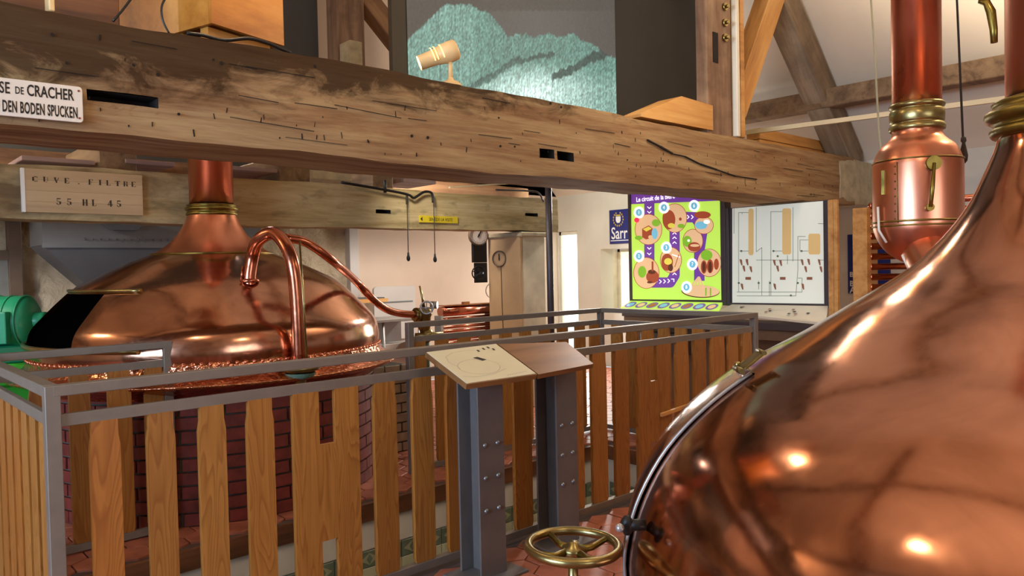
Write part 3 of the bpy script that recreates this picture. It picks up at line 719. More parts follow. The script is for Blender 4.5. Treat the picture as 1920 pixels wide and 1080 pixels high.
obj('foot_flange', G().torus(b0+Vector((0, 0, .005)), (0, 0, 1), .043, .012, 0, 24, 8), 'copper_pipe', gn)
obj('valve_dish', G().lathe([(.02, .03), (.11, .02), (.115, .008), (.11, -.004), (.085, -.012), (.075, -.03), (.04, -.045), (.03, -.08)], n=28, axis=(0, 0, 1), origin=dn+Vector((0, 0, -.005))), 'brass', gn, 'brass dish with verdigris')
obj('valve_seat', G().lathe([(.085, -.016), (.078, -.036), (.045, -.05)], n=28, axis=(0, 0, 1), origin=dn+Vector((0, 0, -.009))), 'verdigris', gn)
obj('bracket', G().tube([b0+Vector((-.05, 0, .0)), b0+Vector((-.04, 0, .09))], .006, 8), 'copper_pipe', gn)
ra, rb = on_ray(562, 452, V1, 1.19), on_ray(576, 688, V1, 1.19)
tag(obj('gauge_rod', G().tube([ra, rb], .006, 8), 'brass'), 'slim brass rod hanging beside the arched pipe', 'rod')
# long pipe running right to the brass valve
e1 = hit(795, 590, 1, 4.6)
P_ = [on_ray(536, 446, V1, .98), on_ray(575, 455, V1, 1.0), on_ray(625, 490, V1, 1.02), hit(668, 528, 1, 4.50), hit(698, 560, 1, 4.52), hit(725, 580, 1, 4.56), hit(752, 588, 1, 4.6), hit(785, 590, 1, 4.6)]
lp = empty('sloping_pipe', (e1.x, e1.y, e1.z), 'long copper pipe sloping down right from the arched pipe to a brass valve', 'pipe')
obj('pipe', G().tube(P_, .026, 14, sub=5), 'copper_pipe', lp)
v = e1
vg = empty('brass_valve', (v.x, v.y, 0), 'brass valve with tall lever handle at the end of the sloping pipe', 'valve')
obj('valve_body', G().lathe([(.03, -.13), (.045, -.10), (.05, -.02), (.06, .0), (.055, .04), (.04, .05), (.02, .055)], n=20, axis=(0, 0, 1), origin=v).tube([v+Vector((-.09, .0, 0)), v+Vector((.02, 0, 0))], .042, 16).tube([v+Vector((-.075, 0, 0)), v+Vector((-.055, 0, 0))], .055, 16), 'brass', vg)
obj('lever', G().tube([v+Vector((.0, 0, .05)), v+Vector((-.01, 0, .12)), hit(787, 536, 1, 4.6)], [.013, .009, .007], 8, 0, 1), 'brass', vg)
hwc = hit(800, 577, 1, 4.52)
obj('handwheel', G().torus(hwc, (-.7, -.7, 0), .045, .007, 0, 20, 6).tube([hwc+Vector((0, 0, .045)), hwc-Vector((0, 0, .045))], .005, 6).tube([hwc+Vector((.045, -.045, 0))*.7, hwc-Vector((.045, -.045, 0))*.7], .005, 6).tube([hwc, v+Vector((0, 0, .02))], .01, 8), 'stainless', vg)
obj('gauge', G().disc(hit(808, 572, 1, 4.62), (.6, -.8, 0), .028, .05, 0, 18), 'stainless', vg)
d0 = hit(800, 628, 1, 4.6)
obj('lower_body', G().tube([v-Vector((0, 0, .12)), d0-Vector((0, 0, .05))], .03, 14).sphere((d0.x, d0.y, d0.z), .055, 0, 14).tube([d0+Vector((-.1, 0, 0)), d0+Vector((.1, -.06, 0))], .022, 12), 'brass', vg)
obj('drop_pipe', G().tube([d0-Vector((0, 0, .04)), Vector((d0.x, d0.y, 0))], .02, 12), 'verdigris', vg)

# --- the big right kettle
V2 = (2.333, .471)
k2 = empty('brewing_kettle', (V2[0], V2[1], 0), 'huge polished copper kettle filling the lower right with a brass clipped hatch', 'kettle')
prof2 = smooth_prof([(1.00, .30), (1.085, .42), (1.115, .53), (1.105, .63), (1.07, .74), (1.00, .86), (.90, .965), (.78, 1.055), (.63, 1.14), (.48, 1.235), (.36, 1.315), (.28, 1.395), (.222, 1.475), (.186, 1.55), (.158, 1.62), (.15, 1.66)])
obj('dome', G().lathe(prof2, V2, 220), 'copper2', k2)
obj('collar', G().lathe(smooth_prof([(.145, 1.645), (.165, 1.65), (.170, 1.665), (.158, 1.678), (.178, 1.692), (.180, 1.71), (.160, 1.722), (.165, 1.735), (.138, 1.745)], 2), V2, 56), 'brass_dark', k2)
obj('flue', G().tube([(V2[0], V2[1], 1.72), (V2[0], V2[1], 5.9)], .134, 44), 'copper_red', k2)
obj('base', G().lathe([(1.0, 0), (1.0, .31), (.2, .31)], V2, 72), 'mortar', k2)
hb = [(r+.008, z) for r, z in prof2 if .44 < z < 1.075]
h0, h1 = math.radians(88), math.radians(134)
ht = obj('hatch_door', G().lathe([(hb[0][0]-.008, hb[0][1])]+hb+[(hb[-1][0]-.012, hb[-1][1])], V2, 40, h0, h1), 'copper2', k2)
obj('hatch_edge', G().tube([(V2[0]+(r+.001)*math.cos(h1), V2[1]+(r+.001)*math.sin(h1), z) for r, z in hb], .005, 8), 'stainless', k2, 'bright metal strip along the hatch edge')
cp = dome_hit(1415, 684, V2, prof2); n_ = Vector((cp.x-V2[0], cp.y-V2[1], 0)).normalized(); n_ = (n_*.62+Vector((0, 0, .78))).normalized()
tv = n_.cross(Vector((0, 0, 1))).normalized(); sv = tv.cross(n_)
def slab(c, a, b, n, ha, hb_, t, m=0, g=None):
    g = g or G(); v = [c+a*(i*ha)+b*(j*hb_)+n*q for q in (0, t) for i, j in ((-1, -1), (1, -1), (1, 1), (-1, 1))]
    return g.add(v, [(3, 2, 1, 0), (4, 5, 6, 7), (0, 1, 5, 4), (1, 2, 6, 5), (2, 3, 7, 6), (3, 0, 4, 7)], m)
cl = obj('hatch_clip', slab(cp+n_*.012, tv, sv, n_, .034, .030, .006), 'brass_dark', k2, 'flat brass clip', bevel=.002)
obj('clip_hinge', G().tube([cp+n_*.016-sv*.04-tv*.04, cp+n_*.016-sv*.04+tv*.04], .008, 8).tube([cp+n_*.016+sv*.034-tv*.035, cp+n_*.016+sv*.034+tv*.035], .006, 8).sphere(cp+n_*.02+tv*.034-sv*.03, .009), 'brass', cl)
# knob and dark fitting at the lower rim
kp_ = on_ray(1176, 985, V2, 1.135)
obj('rim_fitting', G().sphere(kp_, .016, 0, 12, (1, 1, 1.6)).tube([kp_, Vector((V2[0]+(kp_.x-V2[0])*.96, V2[1]+(kp_.y-V2[1])*.96, kp_.z))], .014, 10), 'black', k2)
obj('rim_knob', G().sphere(on_ray(1162, 990, V2, 1.16), .011), 'stainless', k2)

# brass handwheel
hw = hit(1075, 1024, 2, .62)
wh = empty('handwheel_valve', (hw.x, hw.y, hw.z-.4), 'brass handwheel at the bottom edge in front of the right kettle', 'valve')
ax = Vector((0.02, -.02, 1)).normalized()
obj('wheel_rim', G().torus(hw, ax, .116, .0125, 0, 56, 12), 'brass', wh)
g = G(); u_ = ax.orthogonal().normalized(); w_ = ax.cross(u_)
for k in range(4):
    a = k*PI/2+.6; d = u_*math.cos(a)+w_*math.sin(a); s_ = ax.cross(d)
    obj('spoke', G().tube([hw+d*.02-ax*.012, hw+d*.06-ax*.014, hw+d*.108], [.012, .009, .008], 8, 0, 1), 'brass_dark', wh)
obj('hub', G().lathe([(.001, .012), (.012, .012), (.014, .004), (.03, -.002), (.032, -.02), (.018, -.03)], n=20, axis=ax, origin=hw), 'brass', wh)
obj('stem', G().tube([hw-ax*.02, hw-ax*.2], .013, 12).tube([hw-ax*.09, hw-ax*.13], .028, 6).tube([hw-ax*.2, hw-ax*.36], .04, 16), 'brass', wh)
c2 = Vector((V2[0], V2[1], 0)); dr_ = (Vector((hw.x, hw.y, 0))-c2).normalized()
obj('branch_pipe', G().tube([hw-ax*.3, c2+dr_*1.04+Vector((0, 0, hw.z-.3))], .035, 16), 'brass', wh)
obj('yoke', G().tube([hw+Vector((.04, .03, -.10)), hw+Vector((.045, -.02, -.2))], .012, 8), 'brass_dark', wh)

# --- copper vapour vessel
VC = (3.40, 1.205)
vv_ = empty('vapour_vessel', (VC[0], VC[1], 1.3), 'round copper vessel with brass collar on a tall vertical pipe beside the big kettle', 'vessel')
Hh = lambda y: hit(1720, y, 0, VC[0]).z
obj('upper_pipe', G().tube([(VC[0], VC[1], Hh(240)), (VC[0], VC[1], 5.4)], .093, 36), 'copper_red', vv_)
obj('collar', G().lathe(smooth_prof([(.092, Hh(246)), (.105, Hh(245)), (.105, Hh(236)), (.097, Hh(232)), (.103, Hh(228)), (.103, Hh(209)), (.096, Hh(206)), (.104, Hh(202)), (.104, Hh(196)), (.093, Hh(193))], 2), VC, 44), 'brass', vv_)
R3 = .170
obj('body', G().lathe(smooth_prof([(.094, Hh(238)), (.095, Hh(252)), (.108, Hh(262)), (.145, Hh(278)), (R3-.003, Hh(302))], 4)+[(R3, Hh(312)), (R3, Hh(418))]+smooth_prof([(R3, Hh(420)), (R3-.004, Hh(432)), (.145, Hh(455)), (.11, Hh(475)), (.05, Hh(492)), (.002, Hh(497))], 4), VC, 64), 'copper_red', vv_)
for yy_, rr_ in ((303, .003), (416, .0045), (424, .004)): obj('seam_ring', G().torus((VC[0], VC[1], Hh(yy_)), (0, 0, 1), R3, rr_, 0, 56, 6), 'brass_dark', vv_)
cdir = math.atan2(-VC[1], -VC[0])
def on_vessel(px, py, r=R3): return on_ray(px, py, VC, r)
ha, hb2 = on_vessel(1752, 305, R3+.02), on_vessel(1745, 388, R3+.03)
obj('lever_handle', G().tube([ha, ha*.45+hb2*.55, hb2], [.006, .009, .007], 10, 0, 1).disc(ha, Vector((ha.x-VC[0], ha.y-VC[1], 0))*-1, .028, .03, 0, 18).disc(hb2, Vector((hb2.x-VC[0], hb2.y-VC[1], 0))*-1, .015, .03, 0, 12), 'brass_dark', vv_)
hc_ = on_vessel(1657, 320, R3+.01); hd = on_vessel(1657, 365, R3+.01)
obj('bracket', G().bar(hc_, hd, .02, .012), 'brass_dark', vv_)
sv_me, _ = G().sphere((0, 0, 0), .004, 0, 6).mesh('rivet', ['brass_dark'], Vector((0, 0, 0)))
obj('side_seam', G().tube([on_vessel(1682, 304, R3+.001), on_vessel(1684, 418, R3+.001)], .002, 6), 'brass_dark', vv_)
for k in range(8): inst('rivet', sv_me, on_vessel(1678, 312+k*14, R3+.002), vv_)
obj('outlet_elbow', G().tube([(VC[0]-.0, VC[1]-.0, Hh(440)), (VC[0]-.10, VC[1]-.09, 1.33), (2.99, .86, 1.02)], .092, 28, 0, 4), 'copper_red', vv_)
obj('brace_strap', G().tube([on_vessel(1646, 388, R3+.015), on_vessel(1648, 432, R3+.015), on_vessel(1662, 455, R3-.01)], .005, 6), 'white_paint', vv_, 'thin pale strap')
obj('brace_strap', G().tube([on_vessel(1795, 440, R3+.015), on_vessel(1790, 455, R3)], .005, 6), 'white_paint', vv_, 'thin pale strap')
obj('brace_strap', G().tube([on_vessel(1692, 478, .13), on_vessel(1706, 508, .13)], .006, 6), 'white_paint', vv_, 'thin pale strap')

# --- tube cooler behind it
a = hit(1607, 392, 0, 6.5); b = hit(1634, 392, 0, 6.5); lo = hit(1607, 560, 0, 6.5).z
tc = empty('tube_cooler', (6.5, a.y-.5, lo-.1), 'rack of horizontal copper tubes in a wooden end plate behind the copper vessel', 'cooler')
obj('end_plate', G().box(6.40, 6.62, b.y, a.y, lo-.1, a.z, 0, .006), 'timber_new', tc)
for k in range(10):
    z = hit(1650, 385+k*19.2, 0, 6.5).z
    obj('tube', G().tube([(6.5, b.y, z), (6.5, b.y-1.35, z+.012)], .028, 12).sphere((6.5, b.y-.0, z), .03, 0, 10), 'copper_pipe', tc)
obj('stand', G().box(6.42, 6.6, a.y-.12, a.y-.02, 0, lo-.1).box(6.42, 6.6, a.y-1.5, a.y-1.4, 0, 1.9), 'timber_z', tc)

# ================================================================== RAILINGS
YN, YF, XA, XB, HR = 2.770, 4.166, .547, 4.801, 1.0
def slat_g(P0, d, w_, z0, z1, t=.022, cut=None):
    """a pine slat standing on the line through P0 along d"""
    d = Vector(d); n = Vector((d.y, -d.x, 0)); g = G()
    def prism(pts):
        v = [P0+d*a+Vector((0, 0, z))+n*q for q in (t/2, -t/2) for a, z in pts]; k = len(pts)
        g.add(v, [tuple(range(k)), tuple(range(2*k-1, k-1, -1))]+[(i+k, (i+1) % k+k, (i+1) % k, i) for i in range(k)])
    h = w_/2; c = .006
    if cut is None: prism([(-h+c, z0), (h-c, z0), (h, z0+.02), (h, z1-.09), (h-.006, z1-.05), (h-.006, z1), (-h+.006, z1), (-h+.006, z1-.05), (-h, z1-.09), (-h, z0+.02)])
    else:
        u0, u1, zu, l0, l1, zl = cut
        for q in ((-h, u0, z0, z1), (u1, h, z0, z1)): prism([(q[0], q[2]), (q[1], q[2]), (q[1], q[3]), (q[0], q[3])])
        prism([(u0, zl), (u1, zl), (u1, zu), (u0, zu)])
    return g
def rail_line(par, A, B, top=True, ends=(1, 1), zt=HR):
    d = (B-A).normalized()
    obj('top_rail', G().bar(A+Vector((0, 0, zt-.018)), B+Vector((0, 0, zt-.018)), .045, .036), 'rail', par, bevel=.003)
    obj('lower_rail', G().bar(A+Vector((0, 0, zt-.115)), B+Vector((0, 0, zt-.115)), .02, .04), 'rail', par, bevel=.002)
    obj('bottom_rail', G().bar(A+Vector((0, 0, .028)), B+Vector((0, 0, .028)), .035, .036), 'rail', par, bevel=.002)
    for e, P in zip(ends, (A, B)):
        if e: obj('post', G().box(P.x-.022, P.x+.022, P.y-.022, P.y+.022, -.004, zt-.001, 0, .002), 'rail', par)
Z0, Z1 = .047, .868
nr = empty('railing', ((XA+XB)/2, YN, 0), 'near grey steel railing with orange pine slats in front of the opening', 'railing')
rail_line(nr, Vector((XA, YN, 0)), Vector((XB, YN, 0)))
def nx(px, py=850): return hit(px, py, 1, YN).x
near = [(167, 225), (275, 328), (372, 423), (463, 513), (701, 743), (773, 811), (837, 873), (905, 936), (963, 995), (1031, 1053), (1070, 1093), (1110, 1137), (1153, 1178)]
near2 = [(1266, 1289), (1300, 1322), (1332, 1357), (1364, 1382), (1391, 1408)]
for q in near:
    a, b = nx(q[0]), nx(q[1]); obj('slat', slat_g(Vector(((a+b)/2, YN, 0)), (1, 0, 0), b-a, Z0, Z1), 'slat', nr)
for q in near2:
    a, b = nx(q[0], 700), nx(q[1], 700); obj('slat', slat_g(Vector(((a+b)/2, YN, 0)), (1, 0, 0), b-a, Z0, Z1), 'slat', nr)
a, b = nx(549, 850), nx(672, 850); c = (a+b)/2
zc = hit(610, 832, 1, YN).z; zl = hit(620, 1010, 1, YN).z
obj('twin_slat', slat_g(Vector((c, YN, 0)), (1, 0, 0), b-a, Z0, Z1, .022, (nx(596, 780)-c, nx(626, 780)-c, zc, nx(604, 1040)-c, nx(640, 1040)-c, zl)), 'slat', nr, 'pair of slats joined by a middle board')
a, b = nx(1193, 700), nx(1253, 700); c = (a+b)/2
obj('twin_slat', slat_g(Vector((c, YN, 0)), (1, 0, 0), b-a, Z0, Z1, .022, (nx(1217, 690)-c, nx(1230, 690)-c, hit(1223, 714, 1, YN).z, 0, 0, .30)), 'slat', nr, 'pair of slats joined by a middle board')
lr = empty('railing', (XA, (YN+YF)/2, 0), 'left side railing running back from the near corner post', 'railing')
rail_line(lr, Vector((XA, YN+.024, 0)), Vector((XA, YF-.024, 0)), ends=(0, 0))
for k in range(9):
    obj('slat', slat_g(Vector((XA, YN+.10+k*.145, 0)), (0, 1, 0), .105, Z0, Z1), 'slat', lr)
fx = lambda px, py=700: hit(px, py, 1, YF).x
fl = empty('railing', (.9, YF, 0), 'short far railing left of the kettle ending at a post', 'railing')
xe = fx(314, 700)
rail_line(fl, Vector((XA, YF, 0)), Vector((xe, YF, 0)))
for q in ((55, 95), (130, 170), (203, 247), (272, 315)):
    a, b = fx(q[0], 800), fx(q[1], 800)
    if b > xe-.02: b = xe-.025
    obj('slat', slat_g(Vector(((a+b)/2, YF, 0)), (1, 0, 0), b-a, Z0, Z1), 'slat', fl)
fr = empty('railing', (4, YF, 0), 'far railing right of the left kettle with its end post', 'railing')
xs_ = fx(768, 640)
rail_line(fr, Vector((xs_, YF, 0)), Vector((XB, YF, 0)))
cx = [784, 828, 870, 910, 948, 985, 1021, 1055, 1087, 1115]
for px in cx:
    xx = fx(px, 640); obj('slat', slat_g(Vector((xx, YF, 0)), (1, 0, 0), .118, Z0, Z1), 'slat', fr)
rr = empty('railing', (XB, (YN+YF)/2, 0), 'right side railing closing the opening below the lit panels', 'railing')
rail_line(rr, Vector((XB, YN+.024, 0)), Vector((XB, YF-.024, 0)), ends=(0, 0))
for k in range(8): obj('slat', slat_g(Vector((XB, YN+.14+k*.155, 0)), (0, 1, 0), .112, Z0, Z1), 'slat', rr)

# ================================================================== LECTERNS ON STEEL COLUMNS
def column(cx_, cy_, ztop, label):
    e = empty('steel_column', (cx_, cy_, 0), label, 'column'); h = .0725; t = .011
    obj('flange', G().box(cx_-h, cx_+h, cy_-h, cy_-h+t, .012, ztop), 'steel', e, bevel=.002)
    obj('flange', G().box(cx_-h, cx_+h, cy_+h-t, cy_+h, .012, ztop), 'steel', e, bevel=.002)
    obj('web', G().box(cx_-.005, cx_+.005, cy_-h+t, cy_+h-t, .012, ztop), 'steel', e)
    obj('base_plate', G().box(cx_-.15, cx_+.15, cy_-.13, cy_+.10, 0, .012), 'steel', e, bevel=.003)
    for r_ in range(3):
        for s_ in (-1, 1):
            z = .30+.142*r_
            obj('bolt', G().lathe([(.001, .008), (.006, .0075), (.011, .002), (.0115, 0)], n=12, axis=(0, -1, 0), origin=(cx_+s_*.036, cy_-h, z)), 'zinc', e)
def plane_z(Y): return .882+(Y-2.365)*.327
def on_desk(px, py):
    v = fw+rt*((px-960)/F_PX)+up*((540-py)/F_PX)
    t = (.882-2.365*.327-HC)/(v.z-v.y*.327); return Vector((0, 0, HC))+v*t
def desk(name, q, label, mat_top, zoff=0):
    c = sum(q, Vector())/4; e = empty(name, (c.x, c.y, c.z-.03), label, 'lectern')
    n = (q[1]-q[0]).cross(q[3]-q[0]).normalized(); n = n if n.z > 0 else -n
    v = [p-n*.022 for p in q]+list(q)
    obj('desk_board', G().add(v, [(3, 2, 1, 0), (4, 5, 6, 7), (0, 1, 5, 4), (1, 2, 6, 5), (2, 3, 7, 6), (3, 0, 4, 7)]), 'board', e)
    return e, n
q1 = [on_desk(798, 661), on_desk(930, 645), on_desk(1007, 702), on_desk(875, 721)]
q2 = [on_desk(933, 645), on_desk(1062, 641), on_desk(1113, 682), on_desk(1010, 702)]
m1 = (q1[0]+q1[1]+q1[2]+q1[3])/4; m2 = sum(q2, Vector())/4
column(nx(913, 880)*0+hit(913, 1065, 2, 0).x-.05, 2.56, .905, 'left steel H column with six bolts under the printed desk')
column(hit(1034, 1010, 2, 0).x, 2.60, .905, 'right steel H column with six bolts under the bare wooden desk')
e, n = desk('reading_desk', q1, 'tilted reading desk with a pale printed sheet on the left steel column', 0)
def on_q(q, u, v_, h=.0012): return (q[0]*(1-u)+q[1]*u)*(1-v_)+(q[3]*(1-u)+q[2]*u)*v_+n*h
obj('printed_sheet', G().add([on_q(q1, a, b, h) for h in (.0004, .003) for a, b in ((.01, .01), (.99, .01), (.99, .985), (.01, .985))], [(3, 2, 1, 0), (4, 5, 6, 7), (0, 1, 5, 4), (1, 2, 6, 5), (2, 3, 7, 6), (3, 0, 4, 7)]), 'lectern_print', e, 'pale printed sheet')
g = G()
def path_on(q, pts, r=.0009, m=0, h=.0034):
    pp = [on_q(q, a, b, h) for a, b in pts]
    for i in range(len(pp)-1):
        d = (pp[i+1]-pp[i]); s_ = d.cross(n).normalized()*r
        g.add([pp[i]-s_, pp[i]+s_, pp[i+1]+s_, pp[i+1]-s_], [(0, 1, 2, 3)], m)
# outline of a kettle and small details, as printed
ell = [(.40+.27*math.cos(t/18*PI), .60+.22*math.sin(t/18*PI)) for t in range(37)]; path_on(q1, ell)
path_on(q1, [(.13+.02*math.sin(k), .62-.05*k) for k in range(9)]+[(.30, .12), (.5, .1), (.62, .14)])
path_on(q1, [(.05, .8), (.2, .86), (.45, .85), (.7, .75)])
g.add([on_q(q1, a, b, .0036) for a, b in ((.46, .34), (.53, .33), (.60, .44), (.53, .46))], [(0, 1, 2, 3)], 1)
for a, b in ((.64, .16), (.74, .12), (.82, .10), (.86, .17)):
    g.add([on_q(q1, a+s_*.014, b+t_*.03, .0036) for s_, t_ in ((-1, -1), (1, -1), (1, 1), (-1, 1))], [(0, 1, 2, 3)], 1)
path_on(q1, [(.6, .22), (.7, .1), (.84, .2), (.9, .13)], .0007)
for k in range(9): path_on(q1, [(.60+.035*k, .93-.004*k), (.622+.035*k, .928-.004*k)], .0016)
obj('print_lines', g, ['grey_line', 'ink'], e)
desk('reading_desk', q2, 'bare brown wooden reading desk on the right steel column', 0)

# leaning lath behind the kettle edge
p0, p1 = hit(1240, 778, 1, 2.745), hit(1300, 757, 1, 2.745)
tag(obj('wooden_lath', G().bar(p0, p1+(p1-p0)*1.2, .018, .02), 'timber_new'), 'thin wooden lath poking out left of the big kettle', 'lath')

# ================================================================== SIGNS ON THE BEAMS
def sheet(c, ux, uy, n):
    """place(u, v, w): sheet coordinates in metres to the world"""
    c, ux, uy, n = Vector(c), Vector(ux).normalized(), Vector(uy).normalized(), Vector(n).normalized()
    return lambda u, v, w_: c+ux*u+uy*v+n*w_
def rounded(w_, h, r, k=5):
    pts = []
    for cx_, cy_, a0 in ((w_/2-r, h/2-r, 0), (-w_/2+r, h/2-r, PI/2), (-w_/2+r, -h/2+r, PI), (w_/2-r, -h/2+r, 1.5*PI)):
        for i in range(k+1): a = a0+i*PI/2/k; pts.append((cx_+r*math.cos(a), cy_+r*math.sin(a)))
    return pts
def extr(g, place, pts, w0, w1, m=0):
    k = len(pts); v = [place(a, b, w0) for a, b in pts]+[place(a, b, w1) for a, b in pts]
    return g.add(v, [tuple(range(k))[::-1], tuple(range(k, 2*k))]+[(i, (i+1) % k, (i+1) % k+k, i+k) for i in range(k)], m)
# enamel plate (its left half lies outside the picture)
tr, br = hit(155, 165, 1, 3.17), hit(155, 232, 1, 3.17)
hgt = tr.z-br.z; wid = .80
en = empty('enamel_sign', (tr.x-wid/2, 3.18, (tr.z+br.z)/2), 'white enamel plate with black lettering about spitting, on the main beam at the left edge', 'sign')
pl = sheet((tr.x-wid/2, 3.178, (tr.z+br.z)/2), (1, 0, .01), (0, 0, 1), (0, -1, 0))
g = G(); extr(g, pl, rounded(wid, hgt, .013), -.006, .004)
obj('plate', g, 'white_enamel', en, bevel=.002)
g = text_g('DÉFENSE', .056, lambda u, v, w_: pl(wid/2-.229+u, .030+v, .0045+w_), .001, .58, 1.05, 0, None, 'RIGHT', .0009)
text_g('DE', .036, lambda u, v, w_: pl(wid/2-.201+u, .026+v, .0045+w_), .001, .6, 1.05, 0, g, 'CENTER', .0005)
text_g('CRACHER', .056, lambda u, v, w_: pl(wid/2-.030+u, .030+v, .0045+w_), .001, .58, 1.02, 0, g, 'RIGHT', .0012)
obj('lettering', g, 'ink', en)
g = text_g('NICHT AUF DEN BODEN SPUCKEN', .056, lambda u, v, w_: pl(wid/2-.018+u, -.034+v, .0045+w_), .001, .385, 1.08, 0, None, 'RIGHT', .0014)
obj('lettering', g, 'ink', en)
for u, v in ((wid/2-.013, hgt/2-.016), (wid/2-.013, -hgt/2+.016), (-wid/2+.013, hgt/2-.016), (-wid/2+.013, -hgt/2+.016)):
    obj('screw', G().disc(pl(u, v, .003), (0, -1, 0), .004, .003, 0, 10), 'rust', en)
# stencilled board on the pale beam
c = [hit(x, y, 1, BF-0.0300) for x, y in ((44, 316), (267, 328), (267, 402), (50, 400))]
x0, x1 = (c[0].x+c[3].x)/2, (c[1].x+c[2].x)/2; z1, z0 = (c[0].z+c[1].z)/2, (c[2].z+c[3].z)/2
sb = empty('stencilled_board', ((x0+x1)/2, BF-0.0200, z0), 'pale wooden board stencilled CUVE . FILTRE on the beam behind the left kettle', 'sign')
nb3 = 4
for i in range(nb3):
    za = z0+(z1-z0)*i/nb3; zb = z0+(z1-z0)*(i+1)/nb3
    obj('board', G().box(x0, x1, BF-0.0350, BF-0.0120, za+.0003, zb-.0003, 0, .0008), 'paint_board', sb)
obj('backing', G().box(x0+.006, x1-.006, BF-0.0130, BF, z0+.004, z1-.004), 'paint_board', sb)
obj('left_edge', G().box(x0-.018, x0-.001, BF-0.0380, BF-0.0050, z0, z1), 'white_print', sb, 'white painted left edge')
# stencil glyphs: thick stems, thin hairline dashes
GL = {'C': [(.0, .15, .28, .85), (.28, .85, .75, .95), (.28, .05, .75, .15), (.78, .72, .86, .92), (.80, .08, .86, .25)],
      'U': [(.14, .1, .40, 1), (.05, .95, .5, 1), (.5, .0, .7, .06), (.76, .2, .82, .95)],
      'V': [(.1, .55, .36, 1), (.22, .28, .48, .58), (.34, 0, .56, .3), (.62, .45, .70, .7), (.72, .7, .80, .98), (.02, .95, .4, 1)],
      'E': [(.12, 0, .38, 1), (.44, .94, .82, 1), (.76, .78, .84, .95), (.44, .48, .66, .54), (.44, .0, .84, .06), (.78, .06, .86, .24)],
      'F': [(.12, 0, .38, 1), (.44, .94, .82, 1), (.76, .76, .84, .95), (.44, .48, .66, .54), (.02, 0, .5, .05)],
      'I': [(.34, 0, .62, 1), (.22, .95, .74, 1), (.22, 0, .74, .05)],
      'L': [(.16, 0, .42, 1), (.05, .95, .54, 1), (.48, 0, .8, .06), (.78, .06, .85, .26)],
      'T': [(.34, 0, .62, .98), (.05, .93, .3, 1), (.66, .93, .92, 1), (.03, .74, .09, .94), (.88, .74, .94, .94), (.24, 0, .72, .05)],
      'R': [(.10, 0, .34, 1), (.40, .94, .62, 1), (.62, .58, .80, .92), (.40, .48, .60, .54), (.58, .06, .80, .46), (.8, 0, .92, .08)],
      'H': [(.04, 0, .32, 1), (.58, 0, .86, 1), (.36, .47, .54, .53)],
      '5': [(.14, .86, .76, 1), (.14, .5, .22, .82), (.28, .5, .52, .58), (.54, .1, .80, .52), (.22, 0, .52, .08), (.08, .1, .24, .26)],
      '4': [(.44, .0, .70, 1), (.30, .62, .40, .8), (.16, .42, .26, .6), (.0, .24, .4, .34), (.74, .24, .9, .34)],
      '.': [(.3, 0, .55, .14)]}
def stencil(g, ch, u0, v0, w_, h, place):
    for a, b, c_, d in GL[ch]: extr(g, place, [(u0+a*w_, v0+b*h), (u0+c_*w_, v0+b*h), (u0+c_*w_, v0+d*h), (u0+a*w_, v0+d*h)], 0, .0012)
pb = lambda u, v, w_: Vector((x0+u*(x1-x0), BF-0.0355-w_, z0+v*(z1-z0)))
g = G()
for ch, px, py in (('C', 252, 262), ('U', 385, 262), ('V', 530, 270), ('E', 665, 275), ('.', 830, 285), ('F', 992, 290), ('I', 1122, 300), ('L', 1240, 305), ('T', 1372, 312), ('R', 1492, 318), ('E', 1608, 325),
                   ('5', 550, 540), ('5', 690, 540), ('H', 905, 560), ('L', 1028, 560), ('4', 1258, 570), ('5', 1385, 570)):
    u = (px-120)/(1740-120); row = .70 if py < 400 else .19
    stencil(g, ch, u-.024, row, .050, .125 if py < 400 else .155, pb)
obj('stencil_lettering', g, 'ink_brown', sb)
# yellow plate
c = [hit(x, y, 1, BF-0.0100) for x, y in ((785, 405), (857, 405), (857, 418), (785, 418))]
ys = empty('yellow_sign', ((c[0].x+c[1].x)/2, BF-0.0100, c[2].z), 'small yellow plate reading SENS DE LA VISITE on the pale beam', 'sign')
xm, zm = (c[0].x+c[1].x)/2, (c[0].z+c[2].z)/2; ww, hh = c[1].x-c[0].x, c[0].z-c[3].z
obj('plate', G().box(xm-ww/2, xm+ww/2, BF-0.0200, BF-0.0080, zm-hh/2, zm+hh/2, 0, .001), 'yellow', ys)
pl = sheet((xm, BF-0.0205, zm), (1, 0, 0), (0, 0, 1), (0, -1, 0))
g = text_g('SENS DE LA VISITE', .039, lambda u, v, w_: pl(u+.02, v-.002, w_), .001, .8, 1.0)
extr(g, pl, [(-ww/2+.01, 0), (-ww/2+.03, .018), (-ww/2+.03, -.018)], 0, .0008)
obj('lettering', g, 'ink', ys)
# hanging cords with turned pulls and the iron hooks on the pale beam
for px, y0_, y1_, lab in ((763, 372, 490, 'left'), (813, 372, 492, 'right')):
    a = hit(px, y0_, 1, BF-0.0600); b = hit(px, y1_, 1, BF-0.0600)
    e = empty('pull_cord', (a.x, BF-0.0600, b.z), lab+' of two thin dark cords with pulls hanging from the iron hooks', 'cord')
    obj('cord', G().tube([a, (a.x, BF-0.0600, b.z+.06)], .004, 6), 'cord', e)
    obj('pull', G().lathe([(.002, .075), (.008, .07), (.009, .05), (.016, .03), (.014, .01), (.004, 0)], n=14, axis=(0, 0, 1), origin=(a.x, BF-0.0600, b.z)), 'black', e)
P_ = [(640, 342), (700, 352), (762, 364), (775, 371), (785, 366), (795, 360), (806, 360), (811, 366), (812, 380)]
hk = empty('iron_hook', hit(785, 366, 1, BF-0.0400), 'twisted dark iron hook rod fixed across the pale beam', 'hook')
obj('rod', G().tube([hit(x, y, 1, BF-0.0500) for x, y in P_], .011, 8, 0, 4), 'black', hk)
